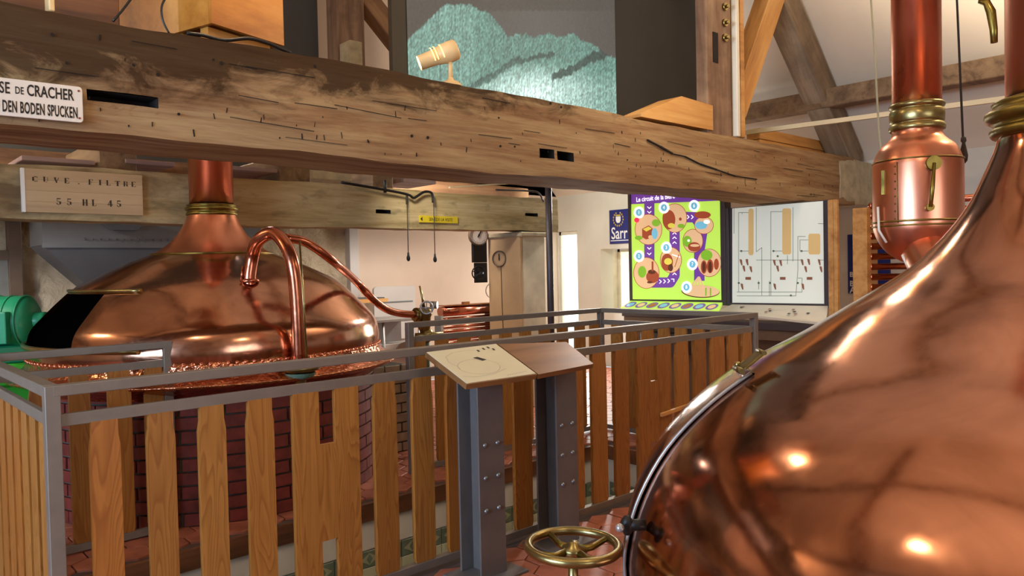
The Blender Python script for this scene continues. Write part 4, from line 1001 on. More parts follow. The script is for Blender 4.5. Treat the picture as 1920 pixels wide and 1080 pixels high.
obj('hook', G().tube([hit(763, 364, 1, BF-0.0500), hit(763, 383, 1, BF-0.0500)], .010, 8), 'black', hk)
obj('hook', G().tube([hit(722, 338, 1, BF-0.0400), hit(722, 361, 1, BF-0.0400)], .013, 8), 'black', hk)

# ================================================================== THINGS ON THE MAIN BEAM
# plywood crate, turned a little on the beam
ang = math.radians(17); dX = Vector((math.cos(ang), math.sin(ang), 0)); dY = Vector((-math.sin(ang), math.cos(ang), 0))
nc = hit(397, 43, 1, 3.24)
crt = empty('plywood_crate', (nc.x, 3.4, 2.33), 'orange plywood box standing on the main beam with dark cables', 'crate')
Lx = .40; Ly = .80; Hc_ = .62
def crate_slab(a0, a1, b0_, b1_, z0, z1, nm, par=crt):
    v = [nc+dX*a+dY*b+Vector((0, 0, z)) for a in (a0, a1) for b in (b0_, b1_) for z in (z0, z1)]
    return obj(nm, G().add(v, [(0, 1, 3, 2), (4, 6, 7, 5), (0, 4, 5, 1), (2, 3, 7, 6), (0, 2, 6, 4), (1, 5, 7, 3)]), 'ply', par)
crate_slab(0, Lx, .0, .018, .0, Hc_, 'side_panel'); crate_slab(0, .018, .019, Ly, 0, Hc_, 'front_panel')
crate_slab(Lx-.018, Lx, .019, Ly, 0, Hc_, 'back_panel'); crate_slab(.019, Lx-.019, Ly-.018, Ly, 0, Hc_, 'side_panel')
crate_slab(.019, Lx-.019, .019, Ly-.019, .012, .03, 'bottom_panel'); crate_slab(0, Lx, 0, Ly, Hc_+.001, Hc_+.019, 'lid')
crate_slab(.02, .36, .05, .10, -.055, -.001, 'foot_block'); crate_slab(.02, .36, .22, .27, -.055, -.001, 'foot_block')
c1 = [hit(x, y, 1, 3.215) for x, y in ((250, -8), (232, 16), (212, 40))]
tag(obj('cable', G().tube(c1, .0045, 8, 0, 4), 'cable'), 'dark cable hanging over the left face of the crate', 'cable')
c1 = [hit(x, y, 1, 3.212) for x, y in ((312, -8), (303, 14), (306, 40), (318, 64))]
tag(obj('cable', G().tube(c1, .0045, 8, 0, 4), 'cable'), 'brown cable curling down the middle of the crate', 'cable')
c1 = [hit(x, y, 1, 3.225) for x, y in ((350, 62), (380, 66), (420, 79), (465, 72), (500, 80), (528, 92), (545, 102))]
c1 = [Vector((p.x, p.y-.0+.0, max(p.z, 2.335))) for p in c1]
tag(obj('cable', G().tube(c1, .008, 8, 0, 4), 'cable'), 'thick dark cable lying on the beam under the crate corner', 'cable')
for px, mt, lab, py in ((97, 'cream', 'small cream block on the beam at far left', 12),):
    a = hit(px-5, py, 1, 3.23); b = hit(px+6, py, 1, 3.23)
    tag(obj('block', G().box(a.x, b.x, 3.23, 3.3, 2.325, 2.50, 0, .004), mt), lab, 'block')
tag(obj('board_behind', G().box(.2, .98, 3.45, 3.6, 2.34, 2.95, 0, .005), 'edge_board'), 'dark board standing on the beam left of the crate', 'board')

def spotlight(base_p, ang_deg, aim, label, s=1.0, power=6, slits=True):
    e = empty('spotlight', base_p, label, 'lamp'); B = Vector(base_p)
    obj('foot', G().lathe([(.062, 0), (.062, .008), (.045, .024), (.02, .034), (.012, .05)], n=28, axis=(0, 0, 1), origin=B), 'cream', e)
    obj('stem', G().tube([B+Vector((0, 0, .03)), B+Vector((0, 0, .13*s))], [.013, .010], 12), 'cream', e)
    d = Vector(aim).normalized(); H0 = B+Vector((0, 0, .155*s)); back = H0-d*.045; L = .185*s; r = .046*s
    prof = [(.002, 0), (r*.8, .002), (r*1.0, .012), (r*1.02, .055), (r*.98, .06), (r*.98, .085), (r*.9, .09), (r*.86, .12), (r*.78, .125), (r*.74, .17), (r*.7, L)]
    obj('housing', G().lathe(prof, n=30, axis=d, origin=back), 'cream', e)
    obj('joint', G().disc(H0-d.cross(Vector((0, 0, 1))).normalized()*(-r-.004), d.cross(Vector((0, 0, 1))), .02, .012, 0, 14).disc(H0+d.cross(Vector((0, 0, 1))).normalized()*(r+.004), -d.cross(Vector((0, 0, 1))), .02, .012, 0, 14), 'cream', e)
    obj('lens', G().disc(back+d*(L-.012), d, r*.62, .010, 0, 24), 'glow_warm', e, 'glowing lens')
    if slits:
        for z in (.088, .122, .14): obj('light_slit', G().lathe([(r*.99, z), (r*.985, z+.006)], n=20, a0=.3, a1=2.5, axis=d, origin=back), 'glow_slit', e)
    if power:
        l = bpy.data.lights.new('lamp_light', 'SPOT'); l.energy = power; l.color = (1, .80, .52); l.spot_size = 1.3; l.spot_blend = .8; l.shadow_soft_size = .03
        lo = bpy.data.objects.new('lamp_light', l); COL.objects.link(lo); lo.parent = e
        p = back+d*(L+.03); lo.location = p-B; lo.rotation_euler = d.to_track_quat('-Z', 'Y').to_euler()
    return e
sp = hit(845, 154, 1, 3.30)
spotlight((sp.x, sp.y, 2.338), 0, -rt*.86-up*.36-fw*.12, 'cream spotlight standing on the main beam before the projected picture', 1.22, 14)
# bulbs hanging in the roof outside the picture, seen only as glints in the copper
def pendant(x, y, z, label, power=40, col=(1, .80, .54), r=.032):
    zc = RZ+min(XW-x, x-XL); e = empty('pendant_lamp', (x, y, z), label, 'lamp')
    obj('cord', G().tube([(x, y, z+.10), (x, y, zc)], .006, 6), 'cable', e)
    obj('shade', G().lathe([(.02, .12), (.05, .11), (.10, .04), (.104, .03), (.098, .035), (.046, .10)], n=28, axis=(0, 0, 1), origin=(x, y, z)), 'cream', e)
    obj('bulb', G().sphere((x, y, z), r, 0, 16), 'glow_warm', e)
    l = bpy.data.lights.new('lamp_light', 'POINT'); l.energy = power; l.color = col; l.shadow_soft_size = r*1.3
    lo = bpy.data.objects.new('lamp_light', l); COL.objects.link(lo); lo.parent = e; lo.location = (0, 0, -r*1.2-.07)
pendant(1.5, 3.0, 3.3, 'bulb hanging above the main beam outside the picture', 20, r=.022)
pendant(4.19, 2.62, 3.08, 'bulb hanging before the bolted post above the picture', 12, (1, .9, .75), .05)
pendant(4.0, 2.92, 3.16, 'second bulb hanging before the bolted post above the picture', 8, (1, .9, .75), .045)
pendant(-.29, 1.45, 3.42, 'bulb hanging high to the left of the viewer', 26, r=.025)
pendant(1.47, .2, 2.80, 'bulb hanging above the viewer', 18, r=.03)
pendant(4.2, .55, 2.95, 'bulb hanging beyond the big kettle', 24, r=.03)
pendant(-1.9, 5.41, 3.47, 'bulb hanging beyond the left kettle', 70)

# ================================================================== PROJECTION SCREEN
ps = empty('projection_screen', (4.2, 4.1, 2.3), 'dark grey screen behind the main beam showing projected turquoise lumps', 'screen')
sx0, sx1 = hit(735, 60, 1, 4.1).x, hit(1330, 60, 1, 4.1).x
sx1 = 6.25
g = G(); v = [(sx0, 4.1, 2.12), (sx1, 4.1, 2.12), (sx1, 4.1, 3.75), (5.6, 4.1, 4.35), (sx0, 4.1, 4.35)]; v += [(a, b+.04, c_) for a, b, c_ in v]
g.add(v, [(0, 1, 2, 3, 4), (9, 8, 7, 6, 5), (0, 5, 6, 1), (1, 6, 7, 2), (2, 7, 8, 3), (3, 8, 9, 4), (4, 9, 5, 0)])
obj('screen_cloth', g, 'screen_grey', ps)
ix0, ix1 = hit(764, 80, 1, 4.095).x, hit(1154, 100, 1, 4.095).x
NXp, NZp = 230, 130; iz0, iz1 = 2.25, 4.0
def ell_d(x, y, cx_, cy_, rx, ry, rot=0):
    c_, s_ = math.cos(rot), math.sin(rot); a, b = x-cx_, y-cy_; return math.hypot((a*c_+b*s_)/rx, (-a*s_+b*c_)/ry)
def img(px, py):
    n1 = .5+.5*math.sin(px*.9+3*math.sin(py*.41))*math.sin(py*.8+2*math.sin(px*.33)); n2 = random.random()
    wob = 4*math.sin(px*.13+py*.05)+2.5*math.sin(px*.31-py*.2)+1.5*math.sin(px*.7)
    dark = (.070, .064, .056)
    a = ell_d(px, py+wob*.4, 858, 112, 102, 104, .1)
    f1 = 158-.60*(px-885)+wob*.5 if px < 975 else 104-.22*(px-975)+wob*.5      # furrow between the left lump and the rest
    top2 = 66+wob*.7+(0 if 955 < px < 1080 else (955-px)*.6 if px <= 955 else (px-1080)*.60)
    f2 = 150-.50*(px-1030)+wob*.6                                             # furrow on the right
    if px < 835 and py < 74-(px-765)*.95: return tuple(c_*(1+.25*n2) for c_ in dark)
    left = a < 1 or (px < 885 and py > 110)
    if px < 975 and left and py < f1 and (px < 940 or a < 1): lv = .62-.18*max(0, (px-880)/90)
    elif py < (top2 if px > 953 else f1): return tuple(c_*(1+.25*n2)+(.03 if py > 20 else 0)*max(0, 1-abs(px-1010)/200) for c_ in dark)
    else:
        lv = .50+.5*min(1, max(0, (py-105)/60))*max(.35, 1-abs(px-1000)/190)
        if 0 < py-f1 < 13 and px < 975: lv *= .30+.02*(py-f1)
        if 975 <= px < 1040 and 0 < py-f1-6 < 9: lv *= .35
        if px > 1035 and abs(py-f2) < 7+.02*(px-1035): lv *= .28
        if px > 1035 and py > f2: lv = max(lv, .55) if abs(py-f2) > 9 else lv
    k = lv*(.42+.58*n1)*(.55+.75*n2)*1.08; h = max(0, lv-.58)*1.9
    return ((.30+h)*k+.02, (.66+h)*k+.02, (.54+h)*k+.02)
v = []; cols = []
for j in range(NZp+1):
    for i in range(NXp+1):
        P = (ix0+(ix1-ix0)*i/NXp, 4.094, iz0+(iz1-iz0)*j/NZp); v.append(P)
        px, py, _ = project(P); cols.append(img(px, py))
g = G().add(v, [(j*(NXp+1)+i, j*(NXp+1)+i+1, (j+1)*(NXp+1)+i+1, (j+1)*(NXp+1)+i) for j in range(NZp) for i in range(NXp)])
k = NT('projected_picture'); at = k.n('ShaderNodeAttribute', attribute_name='picture')
k.set(Base_Color=(.05, .05, .05, 1), Roughness=.8, Emission_Color=at.outputs['Color'], Emission_Strength=1.0); M['picture'] = k.m
po = obj('projected_picture', g, 'picture', ps, 'turquoise picture of lumps')
ca_ = po.data.color_attributes.new('picture', 'FLOAT_COLOR', 'POINT')
ca_.data.foreach_set('color', [q for c_ in cols for q in (*c_, 1)])
for x in (sx0+.3, 5.3): obj('screen_hanger', G().tube([(x, 4.12, 4.3), (x, 4.12, min(6.9, RZ+XW-x-.02))], .008, 8), 'black', ps)

# ================================================================== LIT INFORMATION PANELS
KX = 6.4
def kp(cx_, cy_, h=0.0, X=None):                      # a point of the panel face; pixel of an enlarged crop
    p = hit(1120+cx_/3.84, 360+cy_/3.84, 0, KX if X is None else X); p.x -= h; return p
ks = empty('lit_panel', (KX, 4.0, 0), 'lit green and purple information panel with round cartoon pictures', 'panel')
ks2 = empty('information_panel', (KX, 3.1, 0), 'pale diagram panel of tall tan tanks and pipes, right of the green one', 'panel')
ztp = 2.25
def yz(px, py): p = hit(px, py, 0, KX); return p.y, p.z
yL, _ = yz(1180, 480); yM, _ = yz(1361, 480); yR, _ = yz(1556, 480); zb = yz(1270, 565)[1]
def frame(par, ya_, yb2, z0, z1, mat='kiosk', tw=.05):
    obj('housing', G().box(KX+.004, KX+.10, ya_, yb2, z0-.03, z1), mat, par)
    for a, b, nm in ((ya_, ya_+tw, 'frame_side'), (yb2-tw*.7, yb2, 'frame_side')): obj(nm, G().box(KX-.012, KX+.003, a, b, z0-.03, z1), mat, par, bevel=.003)
    obj('frame_rail', G().box(KX-.012, KX+.003, ya_+tw, yb2-tw*.7, z0-.03, z0-.004), mat, par)
ztp2 = 1.868; frame(ks, yM, yL, zb, ztp); frame(ks2, yR, yM-.004, zb, ztp2)
g = G(); LAY = [0]
def poly(pts, m, lay=None):
    LAY[0] += 1; h = .001+.00006*LAY[0]
    g.add([kp(a, b, h) for a, b in pts], [tuple(range(len(pts)))], m)
def disc_(cx_, cy_, rx, ry, m, rot=0, n=28):
    poly([(cx_+rx*math.cos(t)*math.cos(rot)-ry*math.sin(t)*math.sin(rot), cy_+rx*math.cos(t)*math.sin(rot)+ry*math.sin(t)*math.cos(rot)) for t in [2*PI*k/n for k in range(n)]], m)
def stroke(pts, w_, m):
    for i in range(len(pts)-1):
        (a, b), (c_, d) = pts[i], pts[i+1]; L = math.hypot(c_-a, d-b); nx_, ny_ = -(d-b)/L*w_/2, (c_-a)/L*w_/2
        poly([(a+nx_, b+ny_), (c_+nx_, d+ny_), (c_-nx_, d-ny_), (a-nx_, b-ny_)], m)
        if i: disc_(a, b, w_/2, w_/2, m, 0, 16)
def chev(cx_, cy_, dx_, dy_, s=14):
    px_, py_ = -dy_, dx_
    stroke([(cx_-dx_*s*.5+px_*s, cy_-dy_*s*.5+py_*s), (cx_+dx_*s*.5, cy_+dy_*s*.5), (cx_-dx_*s*.5-px_*s, cy_-dy_*s*.5-py_*s)], 5, 2)
GREEN, PURP, WHITE, BLUE, FLESH, BROWN, DARK, LEAF, YEL = range(9)
poly([(245, -90), (895, -90), (895, 778), (245, 772)], GREEN)
poly([(240, -100), (897, -100), (897, 62), (245, 88)], PURP)
stroke([(375, 60), (375, 520)], 74, PURP); stroke([(557, 180), (557, 600), (525, 652), (390, 652)], 74, PURP)
stroke([(600, 180), (705, 182), (760, 260), (735, 420), (735, 640)], 76, PURP)
for x, y, a, b in ((375, 112, 0, 1), (375, 145, 0, 1), (375, 405, 0, 1), (375, 445, 0, 1), (557, 590, 0, -1), (557, 365, 0, -1), (557, 330, 0, -1), (557, 298, 0, -1),
                   (425, 645, 1, 0), (455, 645, 1, 0), (485, 643, 1, 0), (515, 640, 1, 0), (548, 632, .7, -.7), (655, 180, 1, 0), (685, 180, 1, 0)): chev(x, y, a, b)
for cx_, cy_, rx, ry in ((370, 270, 95, 108), (560, 188, 85, 102), (355, 583, 90, 110), (532, 490, 75, 90), (690, 352, 70, 82), (808, 510, 84, 98), (770, 240, 66, 60)):
    disc_(cx_, cy_, rx+4, ry+4, BROWN); disc_(cx_, cy_, rx, ry, FLESH)
disc_(745, 716, 138, 46, DARK, .04); disc_(747, 713, 134, 42, FLESH, .04)
# generic contents: sack, copper pots, barrels, leaves
poly([(325, 265), (372, 240), (400, 262), (400, 330), (352, 342), (325, 325)], BROWN); poly([(330, 268), (372, 248), (395, 264), (355, 285)], YEL)
disc_(425, 222, 30, 26, LEAF); disc_(415, 300, 22, 40, BLUE); disc_(385, 325, 16, 14, FLESH); disc_(300, 330, 28, 16, LEAF)
disc_(518, 200, 46, 70, BROWN); disc_(535, 242, 25, 18, YEL); disc_(610, 200, 20, 24, FLESH); disc_(606, 245, 26, 16, LEAF); disc_(600, 195, 10, 12, BROWN)
disc_(325, 575, 30, 42, LEAF); disc_(400, 610, 46, 46, BROWN); disc_(395, 575, 28, 16, DARK); stroke([(400, 500), (400, 570)], 14, BROWN); disc_(380, 650, 20, 8, DARK)
disc_(505, 505, 42, 62, BROWN); disc_(512, 500, 28, 24, YEL); disc_(530, 545, 18, 26, DARK); stroke([(540, 450), (598, 470)], 6, WHITE); stroke([(560, 540), (590, 450)], 5, BROWN)
disc_(650, 355, 32, 40, LEAF); disc_(700, 395, 45, 34, BROWN); disc_(660, 350, 9, 9, WHITE); disc_(705, 385, 34, 10, FLESH)
disc_(790, 455, 42, 38, LEAF); disc_(770, 540, 22, 48, BROWN); disc_(815, 535, 24, 50, BROWN); disc_(860, 520, 18, 40, BROWN); disc_(770, 540, 12, 38, DARK); disc_(815, 540, 13, 40, DARK)
disc_(760, 165, 60, 26, BROWN); disc_(750, 240, 44, 28, BLUE); disc_(790, 215, 22, 14, WHITE)
for x in (700, 725, 750, 775): stroke([(735, 610), (x-20+(x-735)*.4, 690)], 12, FLESH)
for x in (785, 818): stroke([(x, 690), (x, 748)], 10, LEAF)
nums = [('1', 303, 148), ('2', 303, 462), ('3', 500, 400), ('4', 483, 113), ('6', 700, 100), ('7', 688, 520), ('8', 645, 685)]
for t, x, y in nums: disc_(x, y, 38, 42, WHITE); disc_(x, y, 23, 26, BLUE)
disc_(287, 202, 18, 18, 9)
LAY[0] += 1
kc = kp(285, 55); kx1 = kp(560, 40)
for t, x, y in nums:
    o_ = kp(x, y, .001+.00006*LAY[0]); text_g(t, .05, lambda u, v, w_, o_=o_: o_+Vector((0, -u, v))+Vector((-w_, 0, 0)), .0006, .9, 1, WHITE, g)
o_ = kp(283, 58, .001+.00006*LAY[0])
text_g('Le circuit de la bière', .068, lambda u, v, w_: o_+Vector((0, -u, v))+Vector((-w_, 0, 0)), .0006, .86, 1, WHITE, g, 'LEFT', .001)
obj('printed_picture', g, ['p_green', 'p_purple', 'p_white', 'p_blue', 'p_flesh', 'p_brown', 'p_dark', 'p_leaf', 'p_yellow', 'red_led'], ks, kind=None)
# second panel
g = G(); LAY[0] = 0
TW, TL, TT, TP = range(4)
ty = (lambda cx_: (hit(1120+cx_/3.84, 360, 0, KX).z-1.862)/(hit(1120+cx_/3.84, 360, 0, KX).z-hit(1120+cx_/3.84, 460, 0, KX).z)*384); poly([(972, ty(972)), (1662, ty(1662)), (1662, 805), (972, 797)], TW)
for a, b, c_, d in ((1088, 120, 1126, 455), (1332, 118, 1396, 450), (1520, 300, 1606, 450)):
    poly([(a+8, b), (c_-8, b), (c_, b+14), (c_, d-14), (c_-8, d), (a+8, d), (a, d-14), (a, b+14)], TT)
for pts in ([(1088, 148), (1018, 148), (1018, 720)], [(1145, 110), (1145, 430), (1185, 400), (1185, 745)], [(1332, 142), (1250, 142), (1250, 745)], [(1090, 425), (1025, 425)], [(1332, 425), (1260, 425)],
            [(1005, 720), (1475, 720), (1475, 620), (1445, 620)], [(1005, 748), (1430, 748), (1445, 560), (1445, 320), (1500, 320)], [(1145, 490), (1470, 490)], [(1590, 228), (1655, 228)], [(1520, 345), (1460, 345), (1460, 425), (1520, 425)],
            [(1370, 455), (1370, 520)], [(1600, 490), (1655, 490)], [(1240, 640), (1240, 748)], [(1043, 150), (1043, 160)], [(1410, 110), (1410, 500)], [(985, 110), (985, 300)], [(1163, 640), (1163, 700)]):
    stroke(pts, 3.2, TL)
for x, y in ((1038, 425), (1270, 425), (1472, 425), (1163, 655), (1300, 462), (1080, 490), (1395, 745), (1245, 655), (1445, 655), (1020, 655)): disc_(x, y, 8, 8, TL, 0, 8)
for x, y in ((1035, 495), (1078, 495), (1055, 540), (1105, 545), (1275, 498), (1320, 500), (1298, 540), (1475, 495), (1522, 492), (1598, 495), (1500, 545), (1610, 545), (1042, 670), (1278, 670), (1480, 670)):
    poly([(x-9, y-12), (x+8, y-8), (x+12, y+30), (x+4, y+34), (x-6, y+8)], TP)
for x in (1088, 1337, 1530): poly([(x-20, 612), (x+20, 612), (x+20, 632), (x-20, 632)], TP)
obj('printed_diagram', g, ['p_pale', 'p_line', 'p_tan', 'p_picto'], ks2)
# slanting consoles below
XC = 6.13
def console(par, q, mat, nm):
    n_ = (q[1]-q[0]).cross(q[3]-q[0]).normalized(); n_ = n_ if n_.x < 0 else -n_
    v = [p-n_*.02 for p in q]+list(q); obj(nm, G().add(v, [(3, 2, 1, 0), (4, 5, 6, 7), (0, 1, 5, 4), (1, 2, 6, 5), (2, 3, 7, 6), (3, 0, 4, 7)]), mat, par); return n_
q = [kp(243, 782, .012), kp(905, 795, .012), hit(1347, 583, 0, XC), hit(1163, 577, 0, XC)]
nn_ = console(ks, q, 'p_green', 'console'); q1z = min(q[2].z, q[3].z)-.012
g = G()
for k in range(8):
    u = (k+.55)/8.2; c_ = q[0]*(1-u)*.45+q[1]*u*.45+(q[3]*(1-u)+q[2]*u)*.55
    for j, (s_, m) in enumerate(((1, 0), (.62, (1, 2, 3)[k % 3]))):
        v = [c_+(q[1]-q[0])*(.056*s_*math.cos(t))+(q[3]-q[0])*(.40*s_*math.sin(t))+nn_*(.0012+.0005*j) for t in [2*PI*i/18 for i in range(18)]]
        g.add(v, [tuple(range(18))], m)
obj('console_print', g, ['p_purple', 'p_blue', 'p_flesh', 'p_brown'], ks)
q = [kp(975, 808, .012), kp(1665, 820, .012), hit(1548, 606, 0, XC), hit(1345, 584, 0, XC)]
nn_ = console(ks2, q, 'white_paint', 'console'); q2z = min(q[2].z, q[3].z)-.012
g = G()
for u, v_ in ((.15, .3), (.16, .25), (.45, .35), (.47, .5), (.44, .6), (.68, .3), (.7, .45), (.66, .62), (.72, .6), (.83, .5)):
    c_ = (q[0]*(1-u)+q[1]*u)*(1-v_)+(q[3]*(1-u)+q[2]*u)*v_
    g.add([c_+(q[1]-q[0])*(.016*a)+(q[3]-q[0])*(.07*b)+nn_*.0015 for a, b in ((-1, -.6), (.7, -1), (1, .8), (-.4, 1))], [(0, 1, 2, 3)], (k := (int(u*50) % 2)))
obj('console_print', g, ['p_picto', 'ink'], ks2)
for par, a, b, lab in ((ks, yM, hit(1163, 577, 0, XC).y-.02, 0), (ks2, hit(1548, 604, 0, XC).y, yM-.004, 1)):
    z_ = (q1z if par is ks else q2z)
    obj('fascia', G().box(XC-.005, KX+.02, a, b, z_-.07, z_-.005, 0, .004), 'kiosk', par)
    obj('shelf_face', G().box(XC+.02, KX+.08, a+.01, b-.01, z_-.16, z_-.072), 'kiosk_brown', par)
    obj('cabinet', G().box(XC+.18, KX+.10, a+.05, b-.05, 0, z_-.162), 'kiosk_brown', par)
tag(obj('dark_screen_box', G().box(XC-.02, XC+.17, hit(1292, 640, 0, XC).y, hit(1203, 640, 0, XC).y, hit(1240, 662, 0, XC).z, hit(1240, 625, 0, XC).z, 0, .006), 'kiosk'), 'dark box mounted under the shelf of the lit panel', 'box')
pq = hit(1561, 480, 0, KX-.05)
tag(obj('panel_post', G().box(KX-.08, KX-.03, pq.y-.02, pq.y+.025, 0, 1.86, 0, .004).box(KX-.08, KX-.04, pq.y-.055, pq.y-.022, 0, 1.86, 0, .003), 'timber_new'), 'pale wooden post at the right edge of the diagram panel', 'post')

# ================================================================== RIGHT WALL SIGNS
def wall_sign(nm, a, b, za, zb_, label):
    e = empty(nm, (XW-.01, (a+b)/2, za), label, 'sign')
    obj('plate', G().box(XW-.018, XW-.002, a, b, za, zb_, 0, .004), 'blue', e); return e
y1s = hit(1144, 425, 0, XW).y; zt = hit(1160, 393, 0, XW).z; zbm = hit(1160, 457, 0, XW).z
e = wall_sign('blue_enamel_sign', y1s-.62, y1s, zbm, zt, 'blue enamel sign with a gold wreath and white letters Sarr, left of the lit panel')
cyy = hit(1161, 414, 0, XW).y; czz = hit(1161, 411, 0, XW).z
g = G()
for k in range(14):
    a = PI*.62+2*PI*.0+k*(2*PI*.88)/13-PI*.06; a = PI/2+PI*.14+k*(2*PI-PI*.28)/13
    c_ = Vector((XW-.020, cyy-.082*math.cos(a), czz+.088*math.sin(a))); g.sphere(c_, .013, 0, 8, (.25, .8, 1.1))
g.box(XW-.024, XW-.019, cyy-.04, cyy+.04, czz+.04, czz+.06); obj('gold_wreath', g, 'gold', e)
g = G(); pl = sheet((XW-.019, cyy, czz), (0, -1, 0), (0, 0, 1), (-1, 0, 0))
extr(g, pl, [(-.04, .035), (.04, .035), (.04, -.02), (.02, -.048), (-.02, -.048), (-.04, -.02)], 0, .002)
text_g('Sarr', .22, lambda u, v, w_: pl(u+hit(1150, 430, 0, XW).y*0-.125, v-.190, w_), .001, .74, 1.0, 0, g, 'LEFT', .002)
extr(g, pl, [(-.135, -.285), (.5, -.285), (.5, -.275), (-.135, -.275)], 0, .001)
obj('lettering', g, 'white_print', e)
a = hit(1590, 440, 0, XW); b = hit(1590, 550, 0, XW)
e = wall_sign('blue_enamel_sign', a.y-.42, a.y, b.z, a.z, 'tall blue enamel sign half hidden by the tube cooler')
pl = sheet((XW-.019, a.y, a.z), (0, -1, 0), (0, 0, 1), (-1, 0, 0)); g = G()
for t, py, s_ in (('B', 515, .07), ('BR', 532, .075), ('A', 544, .09)): text_g(t, s_, lambda u, v, w_, py=py: pl(u+.02, v-(a.z-hit(1590, py, 0, XW).z), w_), .001, 1, 1, 0, g, 'LEFT', .002)
obj('lettering', g, 'white_print', e)
obj('emblem', G().lathe([(.001, .004), (.05, .003), (.052, 0)], n=20, axis=(-1, 0, 0), origin=(XW-.018, a.y-.12, hit(1600, 470, 0, XW).z)), 'gold', e)

# ================================================================== PILLAR, POLE, GAUGES
pr = empty('stone_pillar', (5.2, 5.5, 0), 'beige stone pillar carrying the end of the pale beam', 'pillar')
obj('pillar_core', G().box(4.985, 5.30, 5.30, 5.73, 0, 1.685, 0, .006), 'stain_stone', pr)
obj('tan_slab', G().box(4.955, 4.983, 5.29, 5.75, 0, 1.67, 0, .003), 'tan_panel', pr, 'smooth tan slab on the left face')
obj('stone_cap', G().box(4.93, 5.36, 5.24, 5.78, 1.64, 1.688, 0, .012), 'plaster_dirty', pr)
def dial(nm, c_, n_, r, depth, label, face='white_enamel', rim='ink', needle=.7, par=None):
    n_ = Vector(n_).normalized(); c_ = Vector(c_); e = par or empty(nm, c_, label, 'gauge')
    obj('gauge_case', G().lathe([(.002, -depth), (r*.95, -depth), (r, -depth*.8), (r*1.02, 0), (r*.98, .008), (r*.88, .006), (r*.86, -.004)], n=36, axis=n_, origin=c_), rim, e)
    obj('gauge_face', G().disc(c_-n_*.006, n_, r*.88, .004, 0, 32), face, e)
    u = Vector((0, 0, 1)).cross(n_).normalized(); w_ = n_.cross(u); g = G()
    for k in range(24):
        a = 2*PI*k/24; d = u*math.cos(a)+w_*math.sin(a); g.bar(c_+d*r*.70, c_+d*r*.80, .004, .001, 0, n_)
    d = u*math.cos(needle)+w_*math.sin(needle); g.bar(c_+n_*.002-d*r*.25, c_+n_*.002+d*r*.62, .012, .002, 0, n_); g.disc(c_, n_, r*.1, .004, 0, 12)
    obj('gauge_needle', g, 'ink', e); return e
gy = 5.80
gc = hit(898, 441, 1, gy-.06)
mg = empty('pressure_gauge', (gc.x, gy, gc.z-.4), 'large white dial gauge on a black iron bracket with a handwheel left of the pillar', 'gauge')
a, b = hit(886, 420, 1, gy), hit(919, 520, 1, gy)
obj('bracket_plate', G().box(a.x, 4.985, gy, gy+.03, b.z+.15, a.z-.02, 0, .004), 'black', mg)
obj('bracket_plate', G().box(4.83, 4.985, gy+.001, gy+.03, b.z-.05, b.z+.148, 0, .003), 'black', mg)
dial('', gc, (-.25, -1, 0), .100, .05, '', rim='kiosk_brown', needle=1.05, par=mg)
wc = hit(897, 512, 1, gy-.05)
obj('wheel_rim', G().torus(wc, (-.4, -1, 0), .064, .007, 0, 28, 8), 'black', mg)
uu = Vector((1, -.4, 0)).normalized()
for k in range(5):
    a_ = 2*PI*k/5+.3; obj('spoke', G().tube([wc, wc+uu*math.cos(a_)*.062+Vector((0, 0, math.sin(a_)*.062))], .005, 6), 'black', mg)
obj('spindle', G().tube([wc-Vector((-.01, .02, 0)), wc+Vector((.10, .05, 0))], .014, 10), 'black', mg)
sg = hit(936, 485, 0, 4.93)
e = dial('small_gauge', sg, (-1, -.35, 0), .078, .035, 'small brown dial gauge on the tan face of the pillar', 'tan_panel', 'kiosk_brown', 1.6)
obj('gauge_tube', G().tube([sg+Vector((.02, 0, -.05)), hit(941, 560, 0, 4.950), hit(944, 640, 0, 4.950), hit(944, 700, 0, 4.950)], .003, 6), 'cord', e)
tag(obj('wall_ring', G().torus(hit(921, 545, 1, 5.84), (0, -1, 0), .07, .006, 0, 28, 8, ).bar(hit(921, 545, 1, 5.84), hit(921, 545, 1, 5.84)+Vector((.09, 0, 0)), .01, .01), 'grey_white'), 'pale ring peeking out behind the left edge of the pillar', 'ring')
pp = hit(1033, 600, 1, 4.45)
po_ = empty('steel_pole', (pp.x, 4.45, 0), 'dark vertical steel pole standing behind the far railing', 'pole')
obj('pole', G().tube([(pp.x, 4.45, .01), (pp.x, 4.45, 2.6)], .028, 18), 'kiosk', po_)
obj('foot_plate', G().box(pp.x-.07, pp.x+.07, 4.38, 4.52, 0, .01), 'kiosk', po_)
tag(obj('conduit_pipe', G().tube([hit(930, 356, 1, BF-.01), hit(990, 358, 1, BF-.01), hit(1010, 362, 1, BF-.04), hit(1019, 378, 1, BF-.10)], .009, 8, 0, 4), 'kiosk'), 'thin dark conduit bending down beside the steel pole', 'pipe')

# ================================================================== AROUND THE LEFT KETTLE
# zinc malt hopper
h0_, h1_ = hit(77, 415, 1, 6.55), hit(335, 415, 1, 6.55); zr_ = hit(150, 460, 1, 6.55).z; zt_ = zr_+.40
xm_ = (hit(77, 450, 1, 6.55).x+2.95)/2; xl_ = hit(77, 450, 1, 6.55).x
hp = empty('zinc_hopper', (xm_, 6.7, zr_-.5), 'grey zinc hopper with riveted rim tapering down behind the left kettle', 'hopper')
xr_ = 2.95
g = G(); v = [(xl_, 6.5, zr_), (xr_, 6.5, zr_), (xr_, 6.95, zr_), (xl_, 6.95, zr_)]; v2 = [(p[0], p[1], zt_) for p in v]
g.add(v+v2, [(0, 1, 5, 4), (1, 2, 6, 5), (2, 3, 7, 6), (3, 0, 4, 7), (4, 5, 6, 7)]); obj('rim_box', g, 'zinc', hp)
dzc = .75; w2 = (xr_-xl_)/2-.72
